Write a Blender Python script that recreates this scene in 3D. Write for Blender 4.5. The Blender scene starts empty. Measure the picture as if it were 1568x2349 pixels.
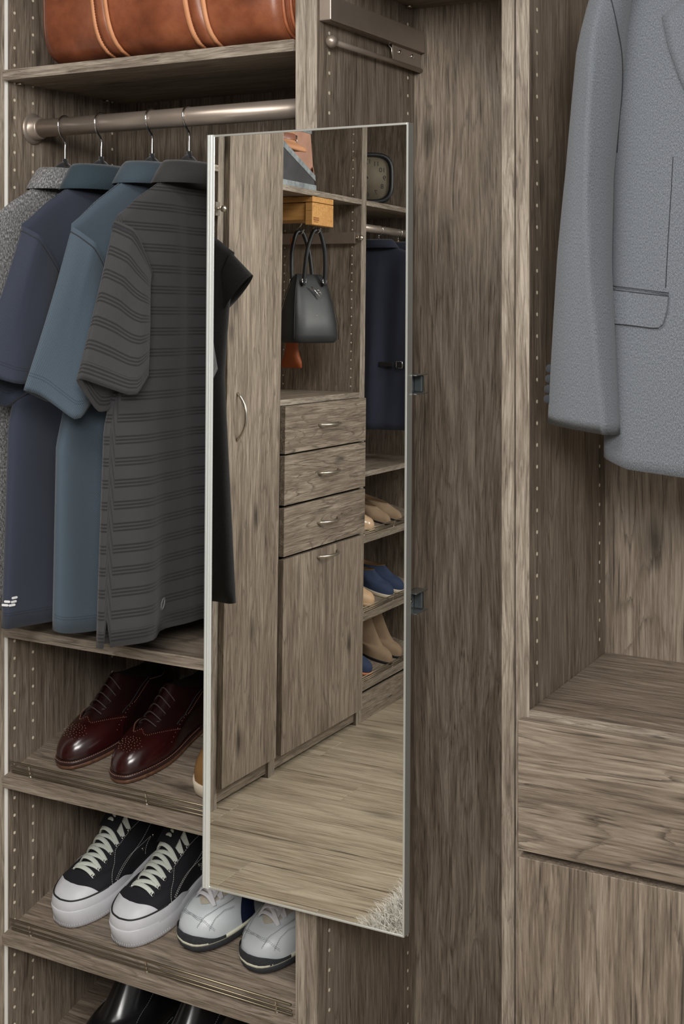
import bpy, bmesh, math, random
from mathutils import Vector, Matrix
from mathutils.bvhtree import BVHTree
random.seed(7)
sc = bpy.context.scene
COL = sc.collection
PI = math.pi

# ------------------------------------------------------------------ camera
FPX, CX, YH, YAW, CH = 3050.0, 784.0, 665.0, math.radians(29.1), 1.525
cam = bpy.data.cameras.new('camera')
cam.sensor_fit = 'HORIZONTAL'; cam.sensor_width = 36.0
cam.lens = 36.0 * FPX / 1568.0
cam.shift_y = -(2349 / 2 - YH) / 1568.0
cam.clip_start = 0.02
camo = bpy.data.objects.new('camera', cam); COL.objects.link(camo)
camo.location = (0, 0, CH); camo.rotation_euler = (PI / 2, 0, YAW)
sc.camera = camo
# ------------------------------------------------------------------ light
w = bpy.data.worlds.new('world'); sc.world = w; w.use_nodes = True
bg = w.node_tree.nodes['Background']
bg.inputs[0].default_value = (1.0, 0.985, 0.96, 1); bg.inputs[1].default_value = 0.44
def area(name, loc, target, sx, sy, power, col=(1, .97, .93)):
    l = bpy.data.lights.new(name, 'AREA'); l.shape = 'RECTANGLE'; l.size = sx; l.size_y = sy
    l.energy = power; l.color = col
    o = bpy.data.objects.new(name, l); COL.objects.link(o); o.location = loc
    o.rotation_euler = (Vector(target) - Vector(loc)).to_track_quat('-Z', 'Y').to_euler()
    return o
area('studio_light', (0.35, -0.75, 2.42), (-1.1, 1.9, 1.3), 1.3, 0.9, 92)
area('ceiling_lamp_glow', (-1.0, 0.35, 2.50), (-1.0, 0.35, 0), 0.9, 0.9, 30)
sc.view_settings.view_transform = 'Standard'; sc.view_settings.look = 'None'
sc.view_settings.gamma = 1.0; sc.view_settings.exposure = -0.22
sc.view_settings.use_curve_mapping = False

# ------------------------------------------------------------------ helpers
def ray(x, y):
    c, s = math.cos(YAW), math.sin(YAW)
    return Vector((-s + c * (x - CX) / FPX, c + s * (x - CX) / FPX, (YH - y) / FPX))
def new_obj(name, me, parent=None):
    o = bpy.data.objects.new(name, me); COL.objects.link(o)
    if parent: o.parent = parent
    return o
def org(p):
    v = Vector((0, 0, 0))
    while p: v = v + Vector(p.location); p = p.parent
    return v
def mesh(name, vf, mat, parent=None, smooth=True, local=False, kind=None):
    verts, faces = vf[0], vf[1]
    if parent and not local:
        o0 = org(parent); verts = [(v[0] - o0.x, v[1] - o0.y, v[2] - o0.z) for v in verts]
    me = bpy.data.meshes.new(name); me.from_pydata([tuple(v) for v in verts], [], faces)
    if len(vf) > 2 and vf[2]:
        uv = me.uv_layers.new(name='UVMap')
        for l in me.loops: uv.data[l.index].uv = vf[2][l.vertex_index]
    if smooth:
        for p in me.polygons: p.use_smooth = True
    bm = bmesh.new(); bm.from_mesh(me); bmesh.ops.recalc_face_normals(bm, faces=bm.faces); bm.to_mesh(me); bm.free()
    if mat: me.materials.append(MAT[mat])
    o = new_obj(name, me, parent)
    if kind: o['kind'] = kind
    return o
def join(*vfs):
    V, F, U = [], [], []
    for vf in vfs:
        n = len(V); V += list(vf[0]); F += [tuple(i + n for i in f) for f in vf[1]]
        U += list(vf[2]) if len(vf) > 2 and vf[2] else [(0, 0)] * len(vf[0])
    return V, F, U
def xf(vf, M):
    return [M @ Vector(v) for v in vf[0]], vf[1], (vf[2] if len(vf) > 2 else None)
def boxvf(x0, x1, y0, y1, z0, z1, b=0.0012):
    b = min(b, abs(x1 - x0) * .3, abs(y1 - y0) * .3, abs(z1 - z0) * .3)
    bm = bmesh.new(); bmesh.ops.create_cube(bm, size=1)
    for v in bm.verts:
        v.co = Vector(((x0 + x1) / 2 + v.co.x * (x1 - x0), (y0 + y1) / 2 + v.co.y * (y1 - y0), (z0 + z1) / 2 + v.co.z * (z1 - z0)))
    if b > 0: bmesh.ops.bevel(bm, geom=list(bm.edges), offset=b, segments=1, affect='EDGES')
    bm.verts.index_update()
    r = ([v.co.copy() for v in bm.verts], [tuple(v.index for v in f.verts) for f in bm.faces]); bm.free()
    return r
def box(name, x0, x1, y0, y1, z0, z1, mat, parent=None, b=0.0012, local=False):
    return mesh(name, boxvf(x0, x1, y0, y1, z0, z1, b), mat, parent, smooth=False, local=local)
def loft(rings, closed=True, cap0=False, cap1=False, uv=None):
    n = len(rings[0]); V = [tuple(p) for r in rings for p in r]; F = []
    for j in range(len(rings) - 1):
        for i in range(n if closed else n - 1):
            k = (i + 1) % n
            F.append((j * n + i, j * n + k, (j + 1) * n + k, (j + 1) * n + i))
    if cap0: F.append(tuple(range(n))[::-1])
    if cap1: F.append(tuple(range((len(rings) - 1) * n, len(rings) * n)))
    return V, F, uv
def grid(fn, nu, nv):
    V = [tuple(fn(i / nu, j / nv)) for j in range(nv + 1) for i in range(nu + 1)]
    F = [(j * (nu + 1) + i, j * (nu + 1) + i + 1, (j + 1) * (nu + 1) + i + 1, (j + 1) * (nu + 1) + i) for j in range(nv) for i in range(nu)]
    U = [(i / nu, j / nv) for j in range(nv + 1) for i in range(nu + 1)]
    return V, F, U
def smoothpath(pts, k=6):
    P = [Vector(p) for p in pts]; out = []
    for i in range(len(P) - 1):
        a = P[max(i - 1, 0)]; b = P[i]; c = P[i + 1]; d = P[min(i + 2, len(P) - 1)]
        for j in range(k):
            t = j / k
            out.append(.5 * ((2 * b) + (c - a) * t + (2 * a - 5 * b + 4 * c - d) * t * t + (3 * b - a - 3 * c + d) * t ** 3))
    out.append(P[-1]); return out
def tube(pts, r, n=8, caps=True, flat=None, up=None):
    """sweep a circle (or a flat ellipse flat=(wide,thin)) along pts"""
    P = [Vector(p) for p in pts]; rings = []
    prev = None
    for i, p in enumerate(P):
        t = (P[min(i + 1, len(P) - 1)] - P[max(i - 1, 0)])
        t = t.normalized() if t.length > 1e-9 else Vector((0, 0, 1))
        if up is not None: u = Vector(up)
        else: u = prev if prev is not None else (Vector((0, 0, 1)) if abs(t.z) < .9 else Vector((1, 0, 0)))
        a = u - t * u.dot(t)
        a = a.normalized() if a.length > 1e-6 else t.orthogonal().normalized()
        b = t.cross(a); prev = a
        rr = r[i] if isinstance(r, (list, tuple)) else r
        fa, fb = (flat[1], flat[0]) if flat else (rr, rr)
        rings.append([p + a * fa * math.cos(2 * PI * k / n) + b * fb * math.sin(2 * PI * k / n) for k in range(n)])
    return loft(rings, True, caps, caps)
def sphere(c, r, nu=20, nv=12, sx=1, sy=1, sz=1):
    rings = [[(c[0] + sx * r * math.sin(PI * (j + .02) / (nv + .04)) * math.cos(2 * PI * i / nu), c[1] + sy * r * math.sin(PI * (j + .02) / (nv + .04)) * math.sin(2 * PI * i / nu), c[2] + sz * r * math.cos(PI * (j + .02) / (nv + .04))) for i in range(nu)] for j in range(nv + 1)]
    return loft(rings, True, True, True)
def disc(c, r, axis, h=.0004, n=10):
    """short cylinder with axis vector"""
    a = Vector(axis).normalized(); u = a.orthogonal().normalized(); v = a.cross(u); c = Vector(c)
    rg = lambda q, rr: [c + a * q + (u * math.cos(2 * PI * k / n) + v * math.sin(2 * PI * k / n)) * rr for k in range(n)]
    return loft([rg(0, r), rg(h, r)], True, True, True)
def prism(poly, d):
    """polygon of 3d points extruded by vector d"""
    n = len(poly); d = Vector(d); V = [Vector(p) for p in poly] + [Vector(p) + d for p in poly]
    F = [tuple(range(n))[::-1], tuple(range(n, 2 * n))] + [(i, (i + 1) % n, n + (i + 1) % n, n + i) for i in range(n)]
    return V, F
def bevel_obj(o, wd=.002, seg=2):
    m = o.modifiers.new('bevel', 'BEVEL'); m.width = wd; m.segments = seg; m.limit_method = 'ANGLE'; m.angle_limit = math.radians(40)
    return o
def empty(name, loc, label, cat, group=None, rot=None):
    o = bpy.data.objects.new(name, None); COL.objects.link(o); o.location = loc; o.empty_display_size = .05
    if rot: o.rotation_euler = rot
    return tag(o, label, cat, group)
def tag(o, label, cat, group=None):
    o['label'] = label; o['category'] = cat
    if group: o['group'] = group
    return o
def struct(o): o['kind'] = 'structure'; return o
def lerp(a, b, t): return a + (b - a) * t
def sstep(a, b, x):
    t = max(0, min(1, (x - a) / (b - a))); return t * t * (3 - 2 * t)
def table(tb, x):
    if x <= tb[0][0]: return tb[0][1]
    for (a, p), (b, q) in zip(tb, tb[1:]):
        if x <= b:
            t = (x - a) / (b - a); t = t * t * (3 - 2 * t) if False else t
            return p + (q - p) * t
    return tb[-1][1]

# ------------------------------------------------------------------ materials
MAT = {}
def nodes(name):
    m = bpy.data.materials.new(name); m.use_nodes = True; MAT[name] = m
    nt = m.node_tree; return nt, nt.nodes['Principled BSDF']
def nn(nt, typ, **kw):
    n = nt.nodes.new(typ)
    for k, v in kw.items():
        if k.startswith('i_'):
            key = k[2:]; key = int(key) if key.isdigit() else key.replace('_', ' ')
            if hasattr(v, 'is_output'): nt.links.new(v, n.inputs[key])
            else: n.inputs[key].default_value = v
        else: setattr(n, k, v)
    return n
def ramp(nt, fac, stops, interp='LINEAR'):
    r = nn(nt, 'ShaderNodeValToRGB'); nt.links.new(fac, r.inputs[0]); cr = r.color_ramp; cr.interpolation = interp
    while len(cr.elements) < len(stops): cr.elements.new(.5)
    for e, (p, c) in zip(cr.elements, stops):
        e.position = p; e.color = (c[0], c[1], c[2], 1) if hasattr(c, '__len__') else (c, c, c, 1)
    return r.outputs[0]
def vmul(nt, v, s): return nn(nt, 'ShaderNodeVectorMath', operation='MULTIPLY', i_0=v, i_1=s).outputs[0]
def vadd(nt, a, b): return nn(nt, 'ShaderNodeVectorMath', operation='ADD', i_0=a, i_1=b).outputs[0]
def fm(nt, op, a, b, c=None):
    n = nn(nt, 'ShaderNodeMath', operation=op, i_0=a, i_1=b)
    if c is not None: n.inputs[2].default_value = c
    return n.outputs[0]
def mixc(nt, fac, a, b, typ='MIX'):
    n = nn(nt, 'ShaderNodeMix', data_type='RGBA', blend_type=typ)
    for i, v in ((0, fac), (6, a), (7, b)):
        if hasattr(v, 'is_output'): nt.links.new(v, n.inputs[i])
        else: n.inputs[i].default_value = (v if not hasattr(v, '__len__') else (v[0], v[1], v[2], 1))
    return n.outputs[2]
def wood(name, axis, dark=(.070, .054, .041), mid=(.215, .172, .132), light=(.385, .322, .256), k=1.0, rough=.5, knots=.6, cath=(15., .5)):
    nt, bs = nodes(name)
    pos = nn(nt, 'ShaderNodeNewGeometry').outputs['Position']
    rnd = nn(nt, 'ShaderNodeObjectInfo').outputs['Random']
    p = vadd(nt, pos, nn(nt, 'ShaderNodeCombineXYZ', i_X=fm(nt, 'MULTIPLY', rnd, 17.3), i_Y=fm(nt, 'MULTIPLY', rnd, 29.1), i_Z=fm(nt, 'MULTIPLY', rnd, 41.7)).outputs[0])
    A = {'X': 0, 'Y': 1, 'Z': 2}[axis]
    def sc_(al): s = [1, 1, 1]; s[A] = al; return tuple(s)
    wn = nn(nt, 'ShaderNodeTexNoise', i_Vector=vmul(nt, p, sc_(.30)), i_Scale=7.0 * k, i_Detail=2.0)
    wc = nn(nt, 'ShaderNodeVectorMath', operation='SUBTRACT', i_0=wn.outputs['Color'], i_1=(.5, .5, .5)).outputs[0]
    amp = [.034, .034, .034]; amp[A] = 0
    pw = vadd(nt, p, vmul(nt, wc, tuple(amp)))
    fine = nn(nt, 'ShaderNodeTexNoise', i_Vector=vmul(nt, pw, sc_(.042)), i_Scale=320.0 * k, i_Detail=5.0, i_Roughness=.68).outputs['Fac']
    midn = nn(nt, 'ShaderNodeTexNoise', i_Vector=vmul(nt, pw, sc_(.06)), i_Scale=85.0 * k, i_Detail=3.0).outputs['Fac']
    broad = nn(nt, 'ShaderNodeTexNoise', i_Vector=vmul(nt, pw, sc_(.16)), i_Scale=14.0 * k, i_Detail=2.0).outputs['Fac']
    f = fm(nt, 'ADD', fm(nt, 'MULTIPLY', fine, .50), fm(nt, 'ADD', fm(nt, 'MULTIPLY', midn, .30), fm(nt, 'MULTIPLY', broad, .20)))
    col = ramp(nt, f, [(.34, dark), (.485, mid), (.62, light)])
    pore = nn(nt, 'ShaderNodeTexNoise', i_Vector=vmul(nt, pw, sc_(.022)), i_Scale=420.0 * k, i_Detail=2.0).outputs['Fac']
    pr = ramp(nt, pore, [(.30, .28), (.41, 1.0)])
    col = mixc(nt, .85, col, pr, 'MULTIPLY')
    low = nn(nt, 'ShaderNodeTexNoise', i_Vector=vmul(nt, p, sc_(.13)), i_Scale=8.5 * k, i_Detail=2.5, i_Roughness=.55).outputs['Fac']
    fr = fm(nt, 'FRACT', fm(nt, 'ADD', fm(nt, 'MULTIPLY', low, cath[0]), fm(nt, 'MULTIPLY', fine, .55)), 0.)
    gate = ramp(nt, midn, [(.42, .25), (.58, 1.0)])
    cl = ramp(nt, fr, [(.0, 1.), (.10, .55), (.22, 0.)])
    col = mixc(nt, fm(nt, 'MULTIPLY', fm(nt, 'MULTIPLY', cl, gate), cath[1]), col, tuple(x * .55 for x in dark))
    vo = nn(nt, 'ShaderNodeTexVoronoi', i_Vector=vmul(nt, pw, sc_(.38)), i_Scale=9.0 * k).outputs['Distance']
    kn = ramp(nt, vo, [(.03, 1 - knots), (.16, 1.0)])
    col = mixc(nt, 1.0, col, kn, 'MULTIPLY')
    nt.links.new(col, bs.inputs['Base Color'])
    bs.inputs['Roughness'].default_value = rough
    bs.inputs['Specular IOR Level'].default_value = .35
    bp = nn(nt, 'ShaderNodeBump', i_Strength=.18, i_Distance=.0006, i_Height=fine)
    nt.links.new(bp.outputs[0], bs.inputs['Normal'])
wood('wood_upright', 'Z'); wood('wood_lengthwise', 'X'); wood('wood_deep', 'Y')
wood('wood_front_across', 'X', k=.72, knots=.75, cath=(20., .8)); wood('wood_front_upright', 'Z', k=.8, knots=.75, cath=(16., .6))
wood('wood_front_side', 'Y', k=.72, knots=.7, cath=(20., .8))
EL = ((.09, .072, .056), (.25, .209, .166), (.44, .385, .32))
wood('wood_edge_upright', 'Z', *EL, k=1.25, knots=.1); wood('wood_edge_across', 'X', *EL, k=1.25, knots=.1); wood('wood_edge_deep', 'Y', *EL, k=1.25, knots=.1)
wood('floor_wood', 'X', dark=(.17, .13, .088), mid=(.37, .305, .22), light=(.53, .455, .345), k=.5, rough=.42, knots=.6, cath=(9., .35))
wood('blond_wood', 'X', dark=(.42, .20, .06), mid=(.56, .29, .095), light=(.66, .37, .14), k=.6, rough=.4, knots=.1, cath=(8., .05))
def plain(name, col, rough=.5, metal=0, noise=0, nscale=200, bump=0, spec=.5, sheen=0, coat=0, emit=None, tint=.0):
    nt, bs = nodes(name)
    bs.inputs['Base Color'].default_value = (*col, 1); bs.inputs['Roughness'].default_value = rough
    bs.inputs['Metallic'].default_value = metal; bs.inputs['Specular IOR Level'].default_value = spec
    if sheen: bs.inputs['Sheen Weight'].default_value = sheen; bs.inputs['Sheen Roughness'].default_value = .5
    if coat: bs.inputs['Coat Weight'].default_value = coat; bs.inputs['Coat Roughness'].default_value = .12
    if noise or bump:
        co = nn(nt, 'ShaderNodeTexCoord').outputs['Object']
        n1 = nn(nt, 'ShaderNodeTexNoise', i_Vector=co, i_Scale=float(nscale), i_Detail=3.0).outputs['Fac']
        if noise:
            c = ramp(nt, n1, [(.3, tuple(x * (1 - noise) for x in col)), (.7, tuple(min(1, x * (1 + noise)) for x in col))])
            nt.links.new(c, bs.inputs['Base Color'])
        if bump:
            bp = nn(nt, 'ShaderNodeBump', i_Strength=bump, i_Distance=.001, i_Height=n1); nt.links.new(bp.outputs[0], bs.inputs['Normal'])
    return nt, bs
plain('white_edge', (.80, .79, .76), .5); plain('hole_cream', (.86, .77, .62), .8)
plain('bronze', (.40, .335, .285), .36, .6, noise=.05, nscale=30); plain('bronze_dark', (.27, .225, .19), .38, .85)
plain('nickel', (.62, .57, .50), .28, 1.0); plain('chrome', (.82, .82, .84), .09, 1.0)
plain('aluminium', (.80, .83, .80), .30, .75); plain('aluminium_bright', (.84, .87, .85), .25, .55); plain('steel', (.42, .44, .44), .32, .9); plain('steel_dark', (.09, .105, .11), .4, .6)
plain('antique_wire', (.26, .22, .155), .34, .9)
plain('mirror_glass', (.93, .945, .93), .0, 1.0, spec=.5)
plain('velvet_black', (.010, .010, .012), .9, sheen=.3)
plain('wall_paint', (.62, .60, .57), .8, noise=.03, nscale=6); plain('ceiling_paint', (.72, .71, .69), .9, noise=.02, nscale=5)
plain('plinth_dark', (.05, .042, .034), .7)
# fabrics (UV in metres)
def fabric(name, col, weave=1700., amt=.22, rough=.85, stripes=None, heather=None, hemline=True, dots=None, sheen=.15, hsc=420.):
    nt, bs = nodes(name)
    uv = nn(nt, 'ShaderNodeTexCoord').outputs['UV']
    xyz = nn(nt, 'ShaderNodeSeparateXYZ', i_0=uv)
    base = (*col, 1)
    wv = nn(nt, 'ShaderNodeTexWave', i_Vector=vmul(nt, uv, (1, 1, 0)), i_Scale=weave / 10, i_Distortion=1.0, wave_type='BANDS', bands_direction='DIAGONAL').outputs['Fac']
    nz = nn(nt, 'ShaderNodeTexNoise', i_Vector=uv, i_Scale=weave * .45, i_Detail=2.0).outputs['Fac']
    tx = fm(nt, 'ADD', fm(nt, 'MULTIPLY', wv, .45), fm(nt, 'MULTIPLY', nz, .55))
    c = ramp(nt, tx, [(.25, tuple(x * (1 - amt) for x in col)), (.75, tuple(x * (1 + amt) for x in col))])
    if heather:
        h = nn(nt, 'ShaderNodeTexNoise', i_Vector=vmul(nt, uv, (1, .45, 0)), i_Scale=hsc, i_Detail=4.0, i_Roughness=.8).outputs['Fac']
        c = ramp(nt, h, [(.36, heather[0]), (.5, heather[1]), (.64, heather[2])])
    hgt = tx
    if stripes:
        per, tone = stripes
        m = fm(nt, 'MODULO', xyz.outputs[1], per)
        st = None
        for k in range(3):
            d = nn(nt, 'ShaderNodeMath', operation='COMPARE', i_0=m, i_1=per * (.3 + .16 * k)); d.inputs[2].default_value = per * .042
            st = d.outputs[0] if st is None else fm(nt, 'MAXIMUM', st, d.outputs[0])
        c = mixc(nt, st, c, tuple(x * tone for x in col))
    if dots:
        vo = nn(nt, 'ShaderNodeTexVoronoi', i_Vector=uv, i_Scale=dots).outputs['Distance']
        c = mixc(nt, ramp(nt, vo, [(.30, 0.), (.36, .7), (.44, 0.)]), c, tuple(x * .35 for x in col))
    if hemline:
        hl = None
        for q in (.0215, .0255):
            d = nn(nt, 'ShaderNodeMath', operation='COMPARE', i_0=xyz.outputs[1], i_1=q); d.inputs[2].default_value = .0007
            hl = d.outputs[0] if hl is None else fm(nt, 'MAXIMUM', hl, d.outputs[0])
        c = mixc(nt, fm(nt, 'MULTIPLY', hl, .55), c, tuple(x * .45 for x in col))
    nt.links.new(c, bs.inputs['Base Color'])
    bs.inputs['Roughness'].default_value = rough; bs.inputs['Sheen Weight'].default_value = sheen; bs.inputs['Specular IOR Level'].default_value = .25
    bp = nn(nt, 'ShaderNodeBump', i_Strength=.35, i_Distance=.0007, i_Height=hgt); nt.links.new(bp.outputs[0], bs.inputs['Normal'])
fabric('cloth_heather', (.2, .2, .21), heather=((.03, .03, .033), (.16, .16, .165), (.48, .48, .49)))
fabric('cloth_navy', (.035, .043, .066), amt=.25); fabric('cloth_navy_collar', (.030, .050, .066), amt=.35, hemline=False)
fabric('cloth_slate', (.062, .087, .114), amt=.30); fabric('cloth_slate_collar', (.048, .070, .090), amt=.3, hemline=False)
fabric('cloth_charcoal', (.046, .045, .048), amt=.15, stripes=(.0345, .45)); fabric('cloth_charcoal_collar', (.035, .034, .034), amt=.5, hemline=False)
fabric('cloth_black', (.016, .016, .017), amt=.3, dots=48., hemline=False); fabric('cloth_navy_dress', (.022, .025, .042), amt=.3, hemline=False)
fabric('cloth_suit', (.165, .185, .215), weave=2300., amt=.42, hemline=False, hsc=850., heather=((.075, .084, .099), (.148, .163, .187), (.25, .27, .30)))
fabric('cloth_suit_dark', (.05, .055, .065), amt=.3, hemline=False)
def leather(name, c0, c1, rough=.38, sc1=9., bump=.25, coat=.2, c2=None):
    nt, bs = nodes(name)
    co = nn(nt, 'ShaderNodeTexCoord').outputs['Object']
    n1 = nn(nt, 'ShaderNodeTexNoise', i_Vector=co, i_Scale=sc1, i_Detail=6.0, i_Roughness=.6).outputs['Fac']
    n2 = nn(nt, 'ShaderNodeTexNoise', i_Vector=co, i_Scale=sc1 * 45, i_Detail=2.0).outputs['Fac']
    st = [(.32, c0), (.68, c1)] if c2 is None else [(.3, c0), (.52, c1), (.72, c2)]
    nt.links.new(ramp(nt, n1, st), bs.inputs['Base Color'])
    bs.inputs['Roughness'].default_value = rough; bs.inputs['Coat Weight'].default_value = coat; bs.inputs['Coat Roughness'].default_value = .25
    bp = nn(nt, 'ShaderNodeBump', i_Strength=bump, i_Distance=.0008, i_Height=n2); nt.links.new(bp.outputs[0], bs.inputs['Normal'])
leather('duffel_leather', (.095, .023, .009), (.225, .064, .026), c2=(.34, .115, .052), rough=.42, sc1=11.)
leather('duffel_trim', (.30, .085, .032), (.48, .17, .075), rough=.45, sc1=20.)
leather('duffel_edge', (.62, .26, .12), (.72, .34, .17), rough=.6, sc1=20., coat=0)
leather('oxblood', (.008, .0025, .0028), (.019, .0045, .0048), rough=.22, sc1=16., bump=.05, coat=.6)
leather('oxblood_toe', (.018, .0028, .0032), (.034, .0045, .0048), rough=.18, sc1=22., bump=.03, coat=.7)
leather('black_leather', (.006, .006, .007), (.012, .012, .014), rough=.22, bump=.05, coat=.5)
leather('bag_leather', (.011, .013, .015), (.020, .022, .025), rough=.5, sc1=8., bump=.3, coat=.1)
leather('orange_leather', (.34, .075, .018), (.46, .115, .03), rough=.55, bump=.1, coat=0)
leather('tan_suede', (.17, .083, .022), (.25, .13, .04), rough=.8, bump=.3, coat=0)
leather('beige_suede', (.25, .17, .105), (.33, .23, .145), rough=.85, bump=.2, coat=0)
leather('nude_patent', (.62, .42, .26), (.68, .47, .3), rough=.12, bump=0, coat=.8)
leather('nude_leather', (.58, .38, .22), (.64, .43, .26), rough=.5, bump=.1, coat=0)
leather('hat_tan', (.50, .235, .115), (.62, .31, .165), rough=.7, bump=.2, coat=0)
leather('hat_band', (.22, .08, .05), (.34, .15, .10), rough=.4, coat=.2)
plain('shoe_lining', (.02, .015, .012), .7); plain('tan_lining', (.30, .19, .10), .7)
plain('welt_tan', (.115, .05, .026), .6, noise=.35, nscale=160); plain('welt_dark', (.030, .012, .011), .35); plain('dot_tan', (.36, .21, .14), .7)
plain('lace_dark', (.045, .03, .028), .6); plain('canvas_black', (.0075, .008, .012), .85, noise=.3, nscale=900, bump=.2)
plain('rubber_white', (.60, .61, .65), .45, noise=.03, nscale=60); plain('rubber_black', (.016, .017, .019), .6); plain('rubber_dark', (.030, .032, .037), .75, noise=.25, nscale=250)
plain('lace_cream', (.62, .66, .60), .85, noise=.12, nscale=700, bump=.3); plain('lace_white', (.66, .66, .70), .85, noise=.1, nscale=700, bump=.3)
plain('stitch_white', (.62, .62, .60), .8); plain('stitch_grey', (.30, .32, .34), .8)
leather('cleat_white', (.54, .58, .61), (.62, .66, .69), rough=.38, sc1=14., bump=.12, coat=.1)
plain('cleat_beige', (.47, .425, .35), .8, noise=.08, nscale=300); plain('cleat_navy', (.012, .020, .052), .35); plain('midsole_cream', (.66, .65, .52), .55)
plain('tongue_mesh', (.55, .54, .57), .9, noise=.25, nscale=800, bump=.4)
leather('navy_canvas', (.022, .036, .082), (.03, .047, .10), rough=.85, bump=.3, coat=0)
plain('sole_cream', (.62, .54, .42), .6); plain('sole_orange', (.55, .2, .1), .6); plain('sole_black', (.012, .011, .011), .5)
plain('galvanised', (.36, .40, .42), .42, .55, noise=.35, nscale=45); plain('chalk_black', (.045, .045, .05), .8, noise=.2, nscale=25)
plain('burn_brown', (.22, .075, .02), .8); plain('clock_face', (.15, .125, .085), .7, noise=.1, nscale=20); plain('ink_black', (.012, .012, .013), .6)  # clock dial colour darkened to include the shade of the upper far bay
plain('clock_frame', (.018, .019, .022), .35); plain('label_white', (.8, .8, .82), .5); plain('rug_base', (.42, .40, .36), 1.0, noise=.3, nscale=60)
plain('rug_fibre', (.66, .63, .57), .9, noise=.3, nscale=30); plain('hanger_wood', (.28, .2, .1), .5); plain('lamp_diffuser', (.85, .85, .83), .6)
plain('bin_tan', (.47, .255, .18), .7, noise=.12, nscale=18)
plain('raw_seam', (.03, .033, .04), .9)
plain('stitch_brown', (.24, .08, .035), .8)

# ------------------------------------------------------------------ room shell
FY, BY = 1.815, 2.167           # front and back of the closet facing the camera
XL, XM1L, XM1, XM1R = -1.7115, -1.095, -1.0757, -1.056
XM2L, XM2, XM2R, XR = -.743, -.7222, -.700, -.050
XF, XBk = -2.222, -2.574        # front and back of the closet on the left wall
struct(box('wall_back', -2.75, 1.6, 2.19, 2.27, 0, 2.6, 'wall_paint', b=0))
struct(box('wall_left', -2.70, -2.60, -3.2, 2.19, 0, 2.6, 'wall_paint', b=0))
struct(box('wall_front', -2.75, 1.6, -3.28, -3.2, 0, 2.6, 'wall_paint', b=0))
struct(box('baseboard_front', -2.6, 1.6, -3.2, -3.186, 0, .10, 'ceiling_paint', b=.002))
struct(box('ceiling', -2.75, 1.6, -3.2, 2.27, 2.6, 2.68, 'ceiling_paint', b=0))
fl = struct(box('floor', -2.75, 1.6, -3.2, 2.27, -.06, -.004, 'plinth_dark', b=0))
pw = .172; y = -3.2 + .058; row = 0; pl_me = {}
while y < 2.18:
    x = -2.6 - [0, .55, .25, .8][row % 4]
    while x < 1.6:
        x0, x1 = max(x, -2.6), min(x + 1.22, 1.6)
        if x1 - x0 > .05:
            key = round(x1 - x0, 3)
            if key not in pl_me:
                o = mesh('plank', boxvf(0, key - .0012, 0, pw - .0026, -.004, 0, .0010), 'floor_wood', None, smooth=False, local=True)
                pl_me[key] = o.data; o.parent = fl
            else: o = new_obj('plank', pl_me[key], fl)
            o.location = (x0, y, 0)
        x += 1.22
    y += pw; row += 1

# ------------------------------------------------------------------ closet helpers
def holes(parent, face, cols, z0, z1, skip=()):
    """cream shelf-pin holes; face=('X',x,+1) -> columns are Y positions"""
    ax, val, sg = face; parts = []
    k0 = math.ceil((1.937 - z1) / .032); k1 = math.floor((1.937 - z0) / .032)
    for cpos in cols:
        for k in range(k0, k1 + 1):
            z = 1.937 - .032 * k
            c = (val, cpos, z) if ax == 'X' else (cpos, val, z)
            a = (sg, 0, 0) if ax == 'X' else (0, sg, 0)
            parts.append(disc(Vector(c) - Vector(a) * .0002, .0029, a, .0005, 10))
    return mesh('shelf_pin_hole', join(*parts), 'hole_cream', parent, smooth=False, kind='stuff')
def upright(unit, x0, x1, y0, y1, z0, z1, band=True):
    p = box('side_panel', x0, x1, y0 + (.001 if band else 0), y1, z0, z1, 'wood_upright', unit)
    if band: box('edge_band', x0, x1, y0, y0 + .0012, z0, z1, 'wood_edge_upright', p, b=.0004)
    return p
def shelf(unit, x0, x1, y0, y1, z0, z1):
    p = box('shelf', x0, x1, y0 + .001, y1, z0, z1, 'wood_lengthwise', unit)
    box('edge_band', x0, x1, y0, y0 + .0012, z0, z1, 'wood_edge_across', p, b=.0004)
    return p
AL = math.radians(13.5)
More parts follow.
